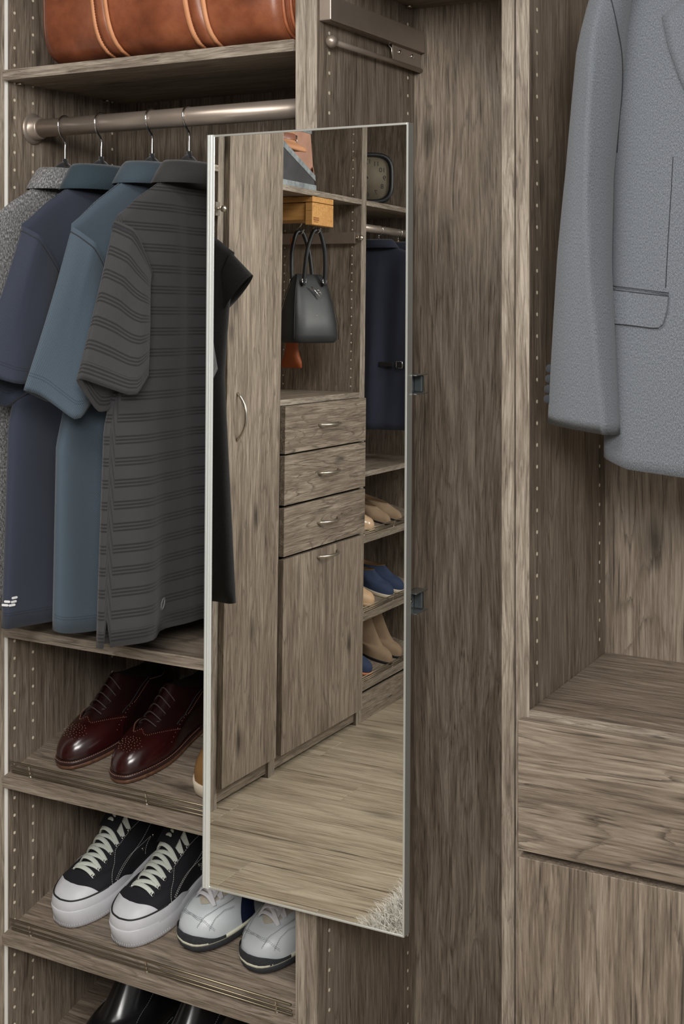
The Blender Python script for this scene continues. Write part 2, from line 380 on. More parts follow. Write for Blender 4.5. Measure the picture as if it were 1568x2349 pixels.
def slant(unit, w0, w1, zt, axis, front, depth=.345):
    """sloping shoe shelf with a wire fence; axis 'X' means it runs along X and faces -Y, 'Y' runs along Y and faces +X"""
    ca, sa = math.cos(AL), math.sin(AL)
    def P(d, h, wv):   # d depth along slope, h height off the slope
        q = d * ca - h * sa; z = zt + d * sa + h * ca
        return (wv, front + q, z) if axis == 'X' else (front - q, wv, z)
    poly = [P(.001, 0, w0), P(depth, 0, w0), P(depth, -.019, w0), P(.001, -.019, w0)]
    dv = (w1 - w0, 0, 0) if axis == 'X' else (0, w1 - w0, 0)
    s = mesh('shoe_shelf', prism(poly, dv), 'wood_lengthwise' if axis == 'X' else 'wood_deep', unit, smooth=False)
    poly = [P(0, 0, w0), P(.0012, 0, w0), P(.0012, -.019, w0), P(0, -.019, w0)]
    mesh('edge_band', prism(poly, dv), 'wood_edge_across' if axis == 'X' else 'wood_edge_deep', s, smooth=False)
    for h in (.0055, .0135, .0245):
        mesh('fence_wire', tube([P(.018, h, w0 + .010), P(.018, h, w1 - .010)], .0016 if h < .02 else .0021, 8), 'antique_wire', s)
    n = 3
    for i in range(n):
        wv = lerp(w0 + .0525, w1 - .041, i / (n - 1))
        pr = [(.0042, 0), (.0042, .001), (.0028, .003), (.002, .005), (.0029, .0065), (.002, .0085), (.0019, .012), (.0028, .0145), (.0019, .017), (.0018, .024), (.001, .0255)]
        rings = []
        for r, h in pr:
            c = Vector(P(.020, h, wv)); u = Vector(dv).normalized(); v = (Vector(P(1, 0, wv)) - Vector(P(0, 0, wv))).normalized()
            rings.append([c + u * r * math.cos(2 * PI * k / 10) + v * r * math.sin(2 * PI * k / 10) for k in range(10)])
        mesh('fence_post', loft(rings, True, True, True), 'nickel', s)
    return s
# ---- left unit (shirts over shoes)
u1 = empty('closet_unit', (-1.40, 1.99, 0), 'grey-brown wood closet unit with shirts hanging over sloping shoe shelves', 'closet unit')
p = box('side_panel', XL - .019, XL, 1.8226, BY, .0, 2.42, 'wood_upright', u1)
box('edge_strip', XL - .0072, XL, 1.8212, 1.8236, .0, 2.42, 'white_edge', p, b=.0003)
box('edge_band', XL - .019, XL - .0072, 1.8216, 1.8236, .0, 2.42, 'wood_edge_upright', p, b=.0003)
holes(p, ('X', XL, 1), (1.840, 1.889, 2.121), .1, 2.40)
p = upright(u1, XM1L, XM1 - .0003, FY, BY, 0, 2.42)
holes(p, ('X', XM1L, -1), (1.855, 2.139), .1, 2.40)
box('back_panel', XL - .018, XM1L + .008, BY, BY + .012, .08, 2.42, 'wood_upright', u1)
shelf(u1, XL, XM1L, FY - .006, BY, 1.905, 1.924); shelf(u1, XL, XM1L, FY - .006, BY, .8955, .9145)
shelf(u1, XL, XM1L, FY, BY, 2.40, 2.42)
for zt in (.640, .354, .086): slant(u1, XL, XM1L, zt, 'X', 1.806)
box('toe_kick', XL, XM1L, 1.86, 1.878, 0, .055, 'wood_lengthwise', u1)
for (yy, zz) in ((1.845, 1.9035), (2.095, 1.9035)):
    mesh('shelf_pin', tube([(XL, yy, zz), (XL + .012, yy, zz)], .0025, 8), 'nickel', u1)
# ---- narrow middle unit
u2 = empty('closet_unit', (-.90, 1.99, 0), 'narrow tall wood closet unit behind the mirror, bare inside', 'closet unit')
p = upright(u2, XM1 + .0003, XM1R, FY, BY, 0, 2.42); holes(p, ('X', XM1R, 1), (1.8553, 2.1395), .1, 2.03)
p = upright(u2, XM2L, XM2 - .0010, FY, BY, 0, 2.42)
box('back_panel', XM1R - .008, XM2L + .008, BY, BY + .012, .0, 2.42, 'wood_upright', u2)
shelf(u2, XM1R, XM2L, FY, BY, 2.033, 2.052); shelf(u2, XM1R, XM2L, FY + .03, BY, .08, .099); shelf(u2, XM1R, XM2L, FY, BY, 2.40, 2.42)
mesh('shelf_pin', tube([(XM1R, 2.13, 2.0308), (XM1R + .012, 2.13, 2.0308)], .0026, 8), 'nickel', u2)
# ---- right unit
u3 = empty('closet_unit', (-.40, 1.99, 0), 'wood closet unit with a deep drawer and a lower door under its shelf', 'closet unit')
p = upright(u3, XM2 + .0010, XM2R, FY, BY, 0, 2.42); holes(p, ('X', XM2R, 1), (1.8468, 2.136), .94, 2.40)
p = upright(u3, XR, XR + .019, FY, BY, 0, 2.42); holes(p, ('X', XR, -1), (1.8468, 2.136), .94, 2.40)
box('back_panel', XM2R - .008, XR + .018, BY, BY + .012, .0, 2.42, 'wood_front_upright', u3)
shelf(u3, XM2R, XR, FY, BY, .898, .9165); shelf(u3, XM2R, XR, FY, BY, 2.40, 2.42)
o = box('drawer', XM2R - .0095, XR + .0095, FY - .0205, FY - .0015, .7195, .9062, 'wood_front_across', u3, b=.0008)
box('drawer_box', XM2R + .013, XR - .013, FY - .0015, BY - .02, .735, .88, 'wood_lengthwise', o)
box('door', XM2R - .0095, XR + .0095, FY - .0205, FY - .0015, .075, .7098, 'wood_front_upright', u3, b=.0008)
shelf(u3, XM2R, XR, FY, BY, .055, .074); box('toe_kick', XM2R, XR, FY + .05, FY + .068, 0, .055, 'wood_lengthwise', u3)
box('rail', XM2R, XR, FY + .0005, FY + .02, .700, .7285, 'wood_lengthwise', u3)

# ---- left wall units (seen in the mirror), fronts face +X
def uprightL(unit, y0, y1, z0=0, z1=2.42):
    p = box('side_panel', XBk, XF - .001, y0, y1, z0, z1, 'wood_upright', unit)
    box('edge_band', XF - .0012, XF, y0, y1, z0, z1, 'wood_edge_upright', p, b=.0004); return p
def shelfL(unit, y0, y1, z0, z1, xf_=XF):
    p = box('shelf', XBk, xf_ - .001, y0, y1, z0, z1, 'wood_deep', unit)
    box('edge_band', xf_ - .0012, xf_, y0, y1, z0, z1, 'wood_edge_deep', p, b=.0004); return p
def bow_handle(parent, c, along, length, out=.032, name='handle', rr=.0042):
    """bow pull: c centre on the front face (X const, sticks out to +X)"""
    pts = []
    for i in range(13):
        t = -1 + 2 * i / 12
        d = Vector(along) * (t * length / 2)
        pts.append(Vector(c) + d + Vector((out * (1 - abs(t) ** 2.4) + .0, 0, 0)))
    h = mesh(name, tube(pts, [rr * (1 + .25 * (1 - abs(-1 + 2 * i / 12))) for i in range(13)], 10), 'nickel', parent); return h
YA0, YA1, YB0, YB1, YC0, YC1, YD0 = .190, .228, -.157, -.119, -.790, -.750, -1.402
ua = empty('closet_unit', (-2.40, .53, 0), 'open wood closet unit beside the tall cupboard, holding the black dress', 'closet unit')
uprightL(ua, (YA0 + YA1) / 2 + .0003, YA1); uprightL(ua, .84, .859)
box('back_panel', XBk - .012, XBk, YA1 - .008, .855, 0, 2.42, 'wood_upright', ua)
for z0, z1 in ((1.920, 1.939), (.416, .435), (2.40, 2.42), (.08, .099)): shelfL(ua, YA1, .84, z0, z1)
ub = empty('tall_cupboard', (-2.40, .03, 0), 'tall closed wood cupboard with one full-height door and bow handle', 'cupboard')
uprightL(ub, YA0, (YA0 + YA1) / 2 - .0003); uprightL(ub, (YB0 + YB1) / 2 + .0003, YB1)
box('back_panel', XBk - .012, XBk, YB1 - .008, YA0 + .008, 0, 2.42, 'wood_upright', ub)
shelfL(ub, YB1, YA0, 2.40, 2.42); shelfL(ub, YB1, YA0, .055, .074)
d = box('door', XF + .0015, XF + .0205, YB0 + .026, YA0 + .0045, .064, 2.415, 'wood_front_upright', ub, b=.0008)
bow_handle(d, (XF + .0205, .136, 1.177), (0, 0, 1), .145)
box('toe_kick', XF - .028, XF - .010, YB1, YA0, .012, .055, 'wood_deep', ub)
uc = empty('closet_unit', (-2.40, -.45, 0), 'wood closet unit with three drawers, a hamper door and an open bay above', 'closet unit')
uprightL(uc, YB0, (YB0 + YB1) / 2 - .0003)
p = uprightL(uc, (YC0 + YC1) / 2 + .0003, YC1); holes(p, ('Y', YC1, 1), (-2.259, -2.544), 1.22, 2.40)
box('back_panel', XBk - .012, XBk, YC1 - .008, YB0 + .008, 0, 2.42, 'wood_upright', uc)
for z0, z1 in ((1.900, 1.919), (1.193, 1.212), (2.40, 2.42)): shelfL(uc, YC1, YB0, z0, z1)
shelfL(uc, YC1, YB0, .055, .074, XF - .002)
for z0, z1 in ((1.0365, 1.1915), (.869, 1.0305), (.7025, .860)):
    d = box('drawer', XF + .0015, XF + .0205, YC1 - .013, YB0 - .008, z0, z1, 'wood_front_side', uc, b=.0008)
    box('drawer_box', XBk + .02, XF + .0015, YC1 + .013, YB0 - .013, z0 + .02, z1 - .02, 'wood_deep', d)
    bow_handle(d, (XF + .0205, -.470, (z0 + z1) / 2 + .003), (0, 1, 0), .15)
d = box('door', XF + .0015, XF + .0205, YC1 - .008, YB0 - .008, .060, .693, 'wood_front_upright', uc, b=.0008)
bow_handle(d, (XF + .0205, -.470, .668), (0, 1, 0), .15)
box('toe_kick', XF - .028, XF - .010, YC1, YB0, .012, .055, 'wood_deep', uc)
ud = empty('closet_unit', (-2.40, -1.10, 0), 'wood closet unit with dark dresses over sloping shelves of women\'s shoes', 'closet unit')
uprightL(ud, YC0, (YC0 + YC1) / 2 - .0003); p = uprightL(ud, YD0 - .019, YD0); holes(p, ('Y', YD0, 1), (-2.259, -2.544), .1, 2.40)
box('back_panel', XBk - .012, XBk, YD0 - .018, YC0 + .008, 0, 2.42, 'wood_upright', ud)
for z0, z1 in ((1.900, 1.919), (.898, .917), (2.40, 2.42)): shelfL(ud, YD0, YC0, z0, z1)
for zt in (.672, .386, .130): slant(ud, YD0, YC0, zt, 'Y', XF + .004)
box('toe_kick', XF - .012, XF - .002, YD0, YC0, 0, .10, 'wood_deep', ud)

# ------------------------------------------------------------------ rods
def rod(label, a, b, r, group=None):
    a, b = Vector(a), Vector(b); t = (b - a).normalized()
    e = empty('closet_rod', tuple((a + b) / 2 - Vector((0, 0, r))), label, 'closet rod', group)
    mesh('bar', tube([a + t * .004, b - t * .004], r, 32), 'bronze', e)
    for q, s in ((a, 1), (b, -1)):
        pr = [(r * 1.72, 0), (r * 1.75, .0015), (r * 1.70, .0035), (r * 1.42, .005), (r * 1.25, .0065), (r * 1.22, .0205), (r * 1.13, .0225), (r * 1.02, .0225)]
        u = t.orthogonal().normalized(); v = t.cross(u)
        rings = [[q + t * s * h + (u * math.cos(2 * PI * k / 32) + v * math.sin(2 * PI * k / 32)) * rr for k in range(32)] for rr, h in pr]
        mesh('flange', loft(rings, True, True, True), 'bronze', e)
    return e
RZ, RY = 1.8255, 1.889
rod('bronze metal closet rod carrying the polo shirts', (XL, RY, RZ), (XM1L, RY, RZ), .0168)
rod('bronze closet rod carrying the navy dresses', (-2.297, YC0, 1.828), (-2.297, YD0, 1.828), .0155)
rod('bronze closet rod carrying the black dress', (-2.297, .84, 1.868), (-2.297, YA1, 1.868), .0155)

# ------------------------------------------------------------------ valet rod on the middle panel
v = empty('valet_rod', (XM1R + .011, 1.99, 1.915), 'bronze sliding valet rod with ball end under its track', 'valet rod')
o = bevel_obj(mesh('track', boxvf(XM1R, XM1R + .022, 1.822, 2.165, 1.951, 1.9895, .0), 'bronze', v, smooth=False), .0015)
box('track_slot', XM1R + .005, XM1R + .0185, 1.826, 2.160, 1.9498, 1.9515, 'bronze_dark', v, b=.0002)
mesh('bar', tube([(XM1R + .013, 1.842, 1.9205), (XM1R + .013, 2.165, 1.9205)], .0044, 16), 'bronze', v)
mesh('ball', sphere((XM1R + .013, 1.841, 1.9205), .0100, 28, 18), 'bronze', v)
br = box('bracket', XM1R + .0125, XM1R + .0145, 2.052, 2.163, 1.9225, 1.953, 'bronze', v, b=.0004)
mesh('bracket_lip', tube([(XM1R + .006, 2.05, 1.953), (XM1R + .008, 2.050, 1.948), (XM1R + .0125, 2.051, 1.943), (XM1R + .0130, 2.052, 1.924)], .0012, 6), 'nickel', br)
for yy in (2.078, 2.127): mesh('screw', sphere((XM1R + .0155, yy, 1.940), .0042, 12, 8, sx=.6), 'chrome', br)

# ------------------------------------------------------------------ mirror
MT, MD = math.radians(.70), math.radians(1.0)
mir = empty('swivel_mirror', (-1.0665, 1.7795, .556), 'tall slim silver-framed pull-out mirror standing in front of the closet', 'mirror', rot=(-MT, 0, MD))
MW, MH = .181, 1.2215      # half width, height
glass = box('glass', -MW + .010, MW - .003, 0, .004, .003, MH - .003, 'mirror_glass', mir, b=0, local=True)
box('back_board', -MW + .004, MW - .002, .004, .016, .002, MH - .002, 'steel_dark', mir, b=0, local=True)
# ridged left stile used as the pull
pr = [(-MW, .018), (-MW, -.0015), (-MW + .0012, -.0030), (-MW + .0032, -.0034), (-MW + .0042, -.0020), (-MW + .0056, -.0036), (-MW + .0078, -.0036), (-MW + .0088, -.0022), (-MW + .0100, -.0034), (-MW + .0120, -.0028), (-MW + .0132, -.0006), (-MW + .0132, .018)]
mesh('frame_stile', loft([[(x, y_, 0) for x, y_ in pr], [(x, y_, MH) for x, y_ in pr]], True, True, True), 'aluminium_bright', mir, smooth=False, local=True)
box('frame_stile', MW - .0034, MW, -.0012, .018, 0, MH, 'aluminium', mir, b=.0006, local=True)
box('frame_rail', -MW + .012, MW - .003, -.0012, .018, MH - .0034, MH, 'aluminium', mir, b=.0006, local=True)
box('frame_rail', -MW + .012, MW - .003, -.0012, .018, 0, .0034, 'aluminium', mir, b=.0006, local=True)
# pull-out hardware behind the right stile
hw = empty('mirror_slide', (-.98, 1.84, .93), 'steel pull-out slide hinge joining the mirror to the panel', 'hinge')
for z0, z1 in ((1.366, 1.396), (1.033, 1.065)):
    b_ = box('bracket', -.900, -.8985, 1.8130, 1.853, z0, z1, 'steel', hw, b=.0003)
    box('bracket_flange', -.900, -.880, 1.8130, 1.853, z1 - .0015, z1, 'steel', b_, b=.0003); box('bracket_flange', -.900, -.880, 1.8130, 1.853, z0, z0 + .0015, 'steel', b_, b=.0003)
    box('bracket_stop', -.899, -.885, 1.842, 1.850, z0 + .0016, z1 - .0016, 'steel_dark', b_, b=.002)
    mesh('screw', sphere((-.8965, 1.828, (z0 + z1) / 2), .0042, 12, 8, sx=.6), 'chrome', b_)
    box('slide_arm', XM1R + .0005, -.900, 1.812, 1.846, z0 + .004, z1 - .004, 'steel_dark', hw, b=.0006)
pl_ = box('pivot_plate', -.900, -.8985, 1.8130, 1.829, 1.065, 1.366, 'steel', hw, b=.0003)
for zz in (1.350, 1.079): mesh('screw', sphere((-.8965, 1.818, zz), .0038, 12, 8, sx=.6), 'chrome', pl_)
mesh('pivot_pin', tube([(-.893, 1.809, 1.092), (-.893, 1.809, 1.340)], .0024, 8), 'chrome', hw)

# ------------------------------------------------------------------ garments
def hanger(label, c, axisw, neck, mat='velvet_black', group=None, rodr=.0168, rodz=RZ, half=.2):
    """c=(x,y) on the rod; axisw width direction; neck z of the hanger top"""
    W = Vector(axisw); O = Vector((c[0], c[1], 0))
    e = empty('clothes_hanger', (c[0], c[1], neck - .10), label, 'hanger', group)
    R = rodr + .0022
    pts = [O + Vector((0, 0, neck - .004)), O + Vector((0, 0, neck + .018)), O + Vector((0, 0, rodz - R - .010)), O + W * (-R * .55) + Vector((0, 0, rodz - R * .95))]
    for k in range(11):
        th = math.radians(215 - 22 * k)
        pts.append(O + W * (R * math.cos(th)) + Vector((0, 0, rodz + R * math.sin(th))))
    mesh('hook', tube(smoothpath(pts, 4), .0019, 8), 'chrome', e)
    rings = []
    half = min(half, .17)
    for i in range(49):
        a = -1 + i / 24; zz = neck - .004 - .050 * (1 - math.exp(-(a * half / .072) ** 2)) - .080 * abs(a) ** 1.3
        ht = .014 + .016 * math.exp(-(a / .2) ** 2)
        cc = O + W * (a * half) + Vector((0, 0, zz - ht / 2 + .004)); T = W.cross(Vector((0, 0, 1)))
        rings.append([cc + T * .0032 * math.cos(q * PI / 4) + Vector((0, 0, ht * .5 * math.sin(q * PI / 4))) for q in range(8)])
    mesh('hanger_body', loft(rings, True, True, True), mat, e)
    mesh('hook_collar', tube([O + Vector((0, 0, neck - .008)), O + Vector((0, 0, neck + .004))], .0045, 10), mat, e)
    return e
def garment(name, label, cat, O, Wd, Td, G, group=None):
    """flattened body between two cloth faces, optional sleeves and collar. O=(x,y) on the rod"""
    O = Vector((O[0], O[1], 0)); Wd = Vector(Wd); Td = Vector(Td); Z = Vector((0, 0, 1))
    root = empty(name, (O.x, O.y, G['hem']), label, cat, group)
    P = lambda wv, tv, z: O + Wd * wv + Td * tv + Z * z
    nv, n = 44, 72; V = []; U = []
    ph = G.get('phase', 0)
    for j in range(nv + 1):
        v = j / nv
        vv = v ** .85
        for i in range(n):
            f = PI + 2 * PI * i / (n - 1) if False else PI + 2 * PI * i / n
            a = -math.cos(f); sd = math.sin(f)
            Wn = table(G['near'], 1 - vv) if a < 0 else table(G['far'], 1 - vv)
            top = table(G['top'], abs(a))
            hem = G['hem'] + G.get('hemtilt', 0) * a + G.get('hemdip', 0) * (-sd)
            if G.get('slit') and i == n // 2 + 3: hem += .045
            z = hem + (top - hem) * vv
            Tm = G['T'] * (.72 + .28 * (1 - vv)) * min(1, (max(0, 1 - vv) * 7 + .015)) ** .5
            fold = (math.sin(G.get('k', 6.0) * a + ph + 1.4 * (1 - vv)) * .52 + math.sin(12 * a + 2.1 * ph + 2.6 * vv) * .22) * G.get('fa', 1.)
            t = Tm * (math.copysign(abs(sd) ** .75, sd) + fold * (1 - a * a) ** .5 * (.35 + .65 * (1 - vv)))
            p = P(a * Wn, t, z); V.append(p); U.append((1.05 * i / n, z - hem))
    F = [(j * n + i, j * n + (i + 1) % n, (j + 1) * n + (i + 1) % n, (j + 1) * n + i) for j in range(nv) for i in range(n)]
    o = mesh('body', (V, F, U), G['mat'], root)
    sm = o.modifiers.new('thick', 'SOLIDIFY'); sm.thickness = .0016; sm.offset = -1
    body = o
    for S in G.get('folded', ()):
        nt_, ns = 30, 60; V = []; U = []
        def closed_round(C, it=2):
            for _ in range(it):
                D = []
                for q in range(len(C)):
                    a_, b_ = C[q], C[(q + 1) % len(C)]; D += [a_.lerp(b_, .13), a_.lerp(b_, .87)]
                C = D
            ln = [0]
            for q in range(len(C)): ln.append(ln[-1] + (C[(q + 1) % len(C)] - C[q]).length)
            out = []
            for i in range(ns):
                d = ln[-1] * i / ns; q = max(j for j in range(len(C)) if ln[j] <= d)
                out.append(C[q].lerp(C[(q + 1) % len(C)], (d - ln[q]) / max(1e-9, ln[q + 1] - ln[q])))
            return out
        sh_ = S.get('shift', .022); A = [Vector(c) + Vector((-sh_ * .3, 0, sh_ * .75)) for c in S['top']]; B = [Vector(c) + Vector((-sh_ * .9, 0, sh_)) for c in S['cuff']]
        L = (sum(A, Vector()) / len(A) - sum(B, Vector()) / len(B)).length
        ra, rb = closed_round(A), closed_round(B); cb = sum(rb, Vector()) / ns
        for j in range(nt_ + 4):
            t = min(1, j / nt_); inn = max(0, j - nt_)
            for i in range(ns):
                q = ra[i].lerp(rb[i], t); e_ = math.sin(PI * t) * .004 * math.sin(2 * PI * i / ns * 3 + 1.3)
                if inn: q = q.lerp(Vector((cb.x, q.y + .02, cb.z)), .05 * inn) 
                V.append(P(q.x, q.z + e_, q.y)); U.append((.36 * i / ns, L * (1 - t)))
        F = [(j * ns + i, j * ns + (i + 1) % ns, (j + 1) * ns + (i + 1) % ns, (j + 1) * ns + i) for j in range(nt_ + 3) for i in range(ns)]
        so = mesh('sleeve', (V, F, U), S.get('mat', G['mat']), root)
        mesh('armhole_seam', tube([V[(i % ns) + ns] for i in range(ns + 1)], .0011, 5, caps=False), 'raw_seam', so)
    for S in G.get('sleeves', ()):
        A0, A1, B0, B1 = S['A0'], S['A1'], S['B0'], S['B1']; nt_, ns = 30, 40; V = []; U = []
        L = (Vector(A0) + Vector(A1) - Vector(B0) - Vector(B1)).length / 2
        for j in range(nt_ + 3):
            t = min(1, j / nt_); inn = max(0, j - nt_)
            e0 = Vector(A0).lerp(Vector(B0), t); e1 = Vector(A1).lerp(Vector(B1), t)
            c = (e0 + e1) / 2; h = (e1 - e0) / 2
            Tt = lerp(S.get('T0', .012), S['T1'], t ** .8)
            ax = ((Vector(B0) + Vector(B1)) - (Vector(A0) + Vector(A1))).normalized()
            for i in range(ns):
                f = PI * 1.0 + 2 * PI * i / ns; cs, sd = math.cos(f), math.sin(f)
                k = 1 - .10 * inn
                pw = S.get('pow', 1.0)
                tv = S.get('off', 0) * t + Tt * math.copysign(abs(sd) ** pw, sd) * k + S.get('crease', .0) * t * math.sin(3 * f + S.get('cp', 0))
                wz = c + h * cs * k + ax * (S.get('dip', 0) * t * max(0, sd) ** 1.5 - .012 * inn)
                V.append(P(wz.x, tv, wz.y)); U.append((.35 * i / ns, L * (1 - t)))
        F = [(j * ns + i, j * ns + (i + 1) % ns, (j + 1) * ns + (i + 1) % ns, (j + 1) * ns + i) for j in range(nt_ + 2) for i in range(ns)]
        so = mesh('sleeve', (V, F, U), S.get('mat', G['mat']), root)
        if S.get('seam', True):
            pts = []
            for i in range(ns + 1):
                q = V[(i % ns) + ns * 1]; pts.append(q)
            mesh('armhole_seam', tube(pts, .0011, 5, caps=False), G.get('seammat', 'raw_seam'), so)
    if 'collar' in G:
        Cc = G['collar']; nb = 48; rings = []
        for (z, ax_, ay_) in Cc['profile']:
            rings.append([P(Cc.get('w', 0) + ay_ * math.cos(2 * PI * k / nb), Cc.get('t', 0) + ax_ * math.sin(2 * PI * k / nb), z + Cc.get('drop', 0) * max(0, -math.sin(2 * PI * k / nb))) for k in range(nb)])
        vf = loft(rings); uvs = []
        for j in range(len(rings)):
            for k in range(nb): uvs.append((.4 * k / nb, .1 + rings[j][k].z))
        co = mesh('collar', (vf[0], vf[1], uvs), G.get('collarmat', G['mat']), root)
        sm = co.modifiers.new('thick', 'SOLIDIFY'); sm.thickness = .002; sm.offset = 0
    return root, body
def bvh_of(o):
    off = org(o)
    return BVHTree.FromPolygons([tuple(Vector(v.co) + off) for v in o.data.vertices], [tuple(p.vertices) for p in o.data.polygons])
def hit(o, x, y):
    b = bvh_of(o); loc, nor, i, d_ = b.ray_cast(Vector((0, 0, CH)), ray(x, y).normalized())
    if loc is None: return None
    if nor.dot(ray(x, y)) > 0: nor = -nor
    return loc, nor
def collar_profile(z, ay=.062, ax=.036, h=.036):
    return [(z, ax - .008, ay - .008), (z + h * .9, ax - .006, ay - .004), (z + h, ax - .002, ay), (z + h * .85, ax + .003, ay + .006), (z + h * .4, ax + .009, ay + .018), (z - .003, ax + .014, ay + .030)]
TOP = lambda zn, zs: [(0, zn), (.3, zn), (.36, zn - .004), (.7, lerp(zn, zs, .52)), (.9, lerp(zn, zs, .86)), (1, zs)]
G_SH = 'polo shirts on the closet rod'
base = dict(T=.031, fa=.85, far=[(0, .215), (.15, .222), (.5, .235), (1, .245)], phase=0.)
def polo(label, X0, G, cl, hl, neck=1.762):
    g = dict(base); g.update(G)
    r, b = garment('polo_shirt', label, 'shirt', (X0, RY), (0, 1, 0), (1, 0, 0), g, G_SH)
    hanger(hl, (X0, RY), (0, 1, 0), neck, group='black velvet hangers')
    return r, b
R0 = RY
s1, b1 = polo('heather grey polo shirt hanging nearest the side panel', -1.634, dict(mat='cloth_heather', hem=.975, top=TOP(1.716, 1.640), phase=.6,
    near=[(0, .205), (.12, .235), (.5, .26), (1, .262)],
    sleeves=[dict(A0=(-.21, 1.645), A1=(-.13, 1.56), B0=(-.285, 1.40), B1=(-.16, 1.33), T1=.034, crease=.004)],
    collar=dict(profile=collar_profile(1.709, .06, .032))), 0, 'black velvet hanger holding the heather grey polo')
s2, b2 = polo('dark navy polo shirt with reflective dashes at its hem', -1.549, dict(mat='cloth_navy', collarmat='cloth_navy_collar', hem=.955, top=TOP(1.716, 1.635), phase=1.9, T=.032, fa=.9,
    near=[(0, .207), (.12, .205), (.35, .205), (.5, .235), (1, .247)], hemtilt=-.012,
    folded=[dict(top=[(-.206, 1.634, -.015), (-.192, 1.616, .018), (-.130, 1.55, .012), (-.160, 1.57, -.020)], cuff=[(-.310, 1.398, -.020), (-.250, 1.372, .030), (-.168, 1.372, .016), (-.220, 1.325, -.035)])],
    collar=dict(profile=collar_profile(1.705, .068, .036, .042))), 0, 'black velvet hanger holding the dark navy polo')
s3, b3 = polo('slate blue polo shirt with a small woven tag near its hem', -1.435, dict(mat='cloth_slate', collarmat='cloth_slate_collar', hem=.968, top=TOP(1.719, 1.632), phase=3.2, T=.035, fa=.8,
    near=[(0, .215), (.12, .210), (.38, .210), (.55, .245), (1, .252)], hemtilt=-.010, hemdip=.012,
    folded=[dict(top=[(-.214, 1.630, -.015), (-.208, 1.620, .002), (-.190, 1.60, .022), (-.130, 1.52, .015), (-.160, 1.56, -.020)], cuff=[(-.315, 1.372, -.022), (-.286, 1.360, -.004), (-.246, 1.316, .036), (-.160, 1.372, .020), (-.220, 1.340, -.040)])],
    collar=dict(profile=collar_profile(1.711, .062, .036, .036))), 0, 'black velvet hanger holding the slate blue polo')
s4, b4 = polo('charcoal polo shirt with fine triple stripes beside the mirror', -1.355, dict(mat='cloth_charcoal', collarmat='cloth_charcoal_collar', hem=.955, top=TOP(1.717, 1.643), phase=4.6, T=.028, slit=True, fa=1.25,
    near=[(0, .200), (.12, .195), (.36, .195), (.5, .225), (1, .243)], hemtilt=-.004,
    folded=[dict(top=[(-.208, 1.640, -.015), (-.180, 1.622, .014), (-.125, 1.545, .010), (-.160, 1.57, -.020)], cuff=[(-.290, 1.394, -.020), (-.186, 1.354, .022), (-.128, 1.392, .010), (-.205, 1.322, -.032)])],
    collar=dict(profile=collar_profile(1.709, .06, .032))), 0, 'black velvet hanger holding the charcoal striped polo')
# marks on the shirts
def mark_bar(parent, o, x, y, wpx, hpx, mat, name='logo_mark'):
    h = hit(o, x, y)
    if not h: return
    loc, nor = h; F = (loc - Vector((0, 0, CH))).length
    rgt = Vector((0, 0, 1)).cross(nor).normalized(); up = nor.cross(rgt)
    a, b = wpx * F / FPX / 2, hpx * F / FPX / 2; n = 20
    ring = lambda q: [loc + nor * q + rgt * (max(0, a - b) * (1 if math.cos(2 * PI * k / n) >= 0 else -1) + b * math.cos(2 * PI * k / n)) + up * b * math.sin(2 * PI * k / n) for k in range(n)]
    mesh(name, loft([ring(.0002), ring(.0011)], True, True, True), mat, parent, smooth=False)
for (x, y, wv) in ((33, 1371, 11), (17, 1380, 11), (31, 1380, 11), (12, 1388, 12), (27, 1388, 12), (4, 1384, 3)):
    mark_bar(s2, b2, x, y, wv * 1.35, 5, 'label_white')
h = hit(b3, 110, 1377)
mark_bar(s3, b3, 110, 1377, 9, 13, 'ink_black', 'woven_tag'); mark_bar(s3, b3, 110, 1374, 5, 3, 'label_white', 'woven_tag_print'); mark_bar(s3, b3, 110, 1380, 5, 3, 'label_white', 'woven_tag_print')
h = hit(b4, 372, 1385)
if h:
    loc, nor = h; rgt = Vector((0, 0, 1)).cross(nor).normalized(); up = nor.cross(rgt)
    for (rx, rz) in ((.0078, .0088), (.0045, .0066)):
        mesh('logo_stitch', tube([loc + nor * .0012 + rgt * (rx * math.cos(2 * PI * k / 28)) + up * (rz * math.sin(2 * PI * k / 28) + .004 * math.cos(2 * PI * k / 28)) for k in range(29)], .00035, 5), 'stitch_grey', s4)

# dresses on the left wall (seen in the mirror)
r_, b_ = garment('black_dress', 'black circle-textured short-sleeve dress hanging beside the tall cupboard', 'dress', (-2.297, .275), (-1, 0, 0), (0, 1, 0), dict(mat='cloth_black', hem=.645, T=.030, phase=.5, top=TOP(1.742, 1.672),
    near=[(0, .165), (.15, .15), (.35, .135), (1, .185)], far=[(0, .165), (.15, .15), (.35, .135), (1, .185)],
    sleeves=[dict(A0=(-.155, 1.672), A1=(-.11, 1.56), B0=(-.228, 1.605), B1=(-.135, 1.500), T1=.022, T0=.014, seam=False),
             dict(A0=(.155, 1.672), A1=(.11, 1.56), B0=(.228, 1.605), B1=(.135, 1.500), T1=.022, T0=.014, seam=False)],
    collar=dict(profile=[(1.735, .02, .06), (1.748, .019, .06), (1.752, .021, .064), (1.738, .024, .07)])))
hanger('black hanger holding the black textured dress', (-2.297, .275), (-1, 0, 0), 1.748, rodr=.0155, rodz=1.868, half=.15)
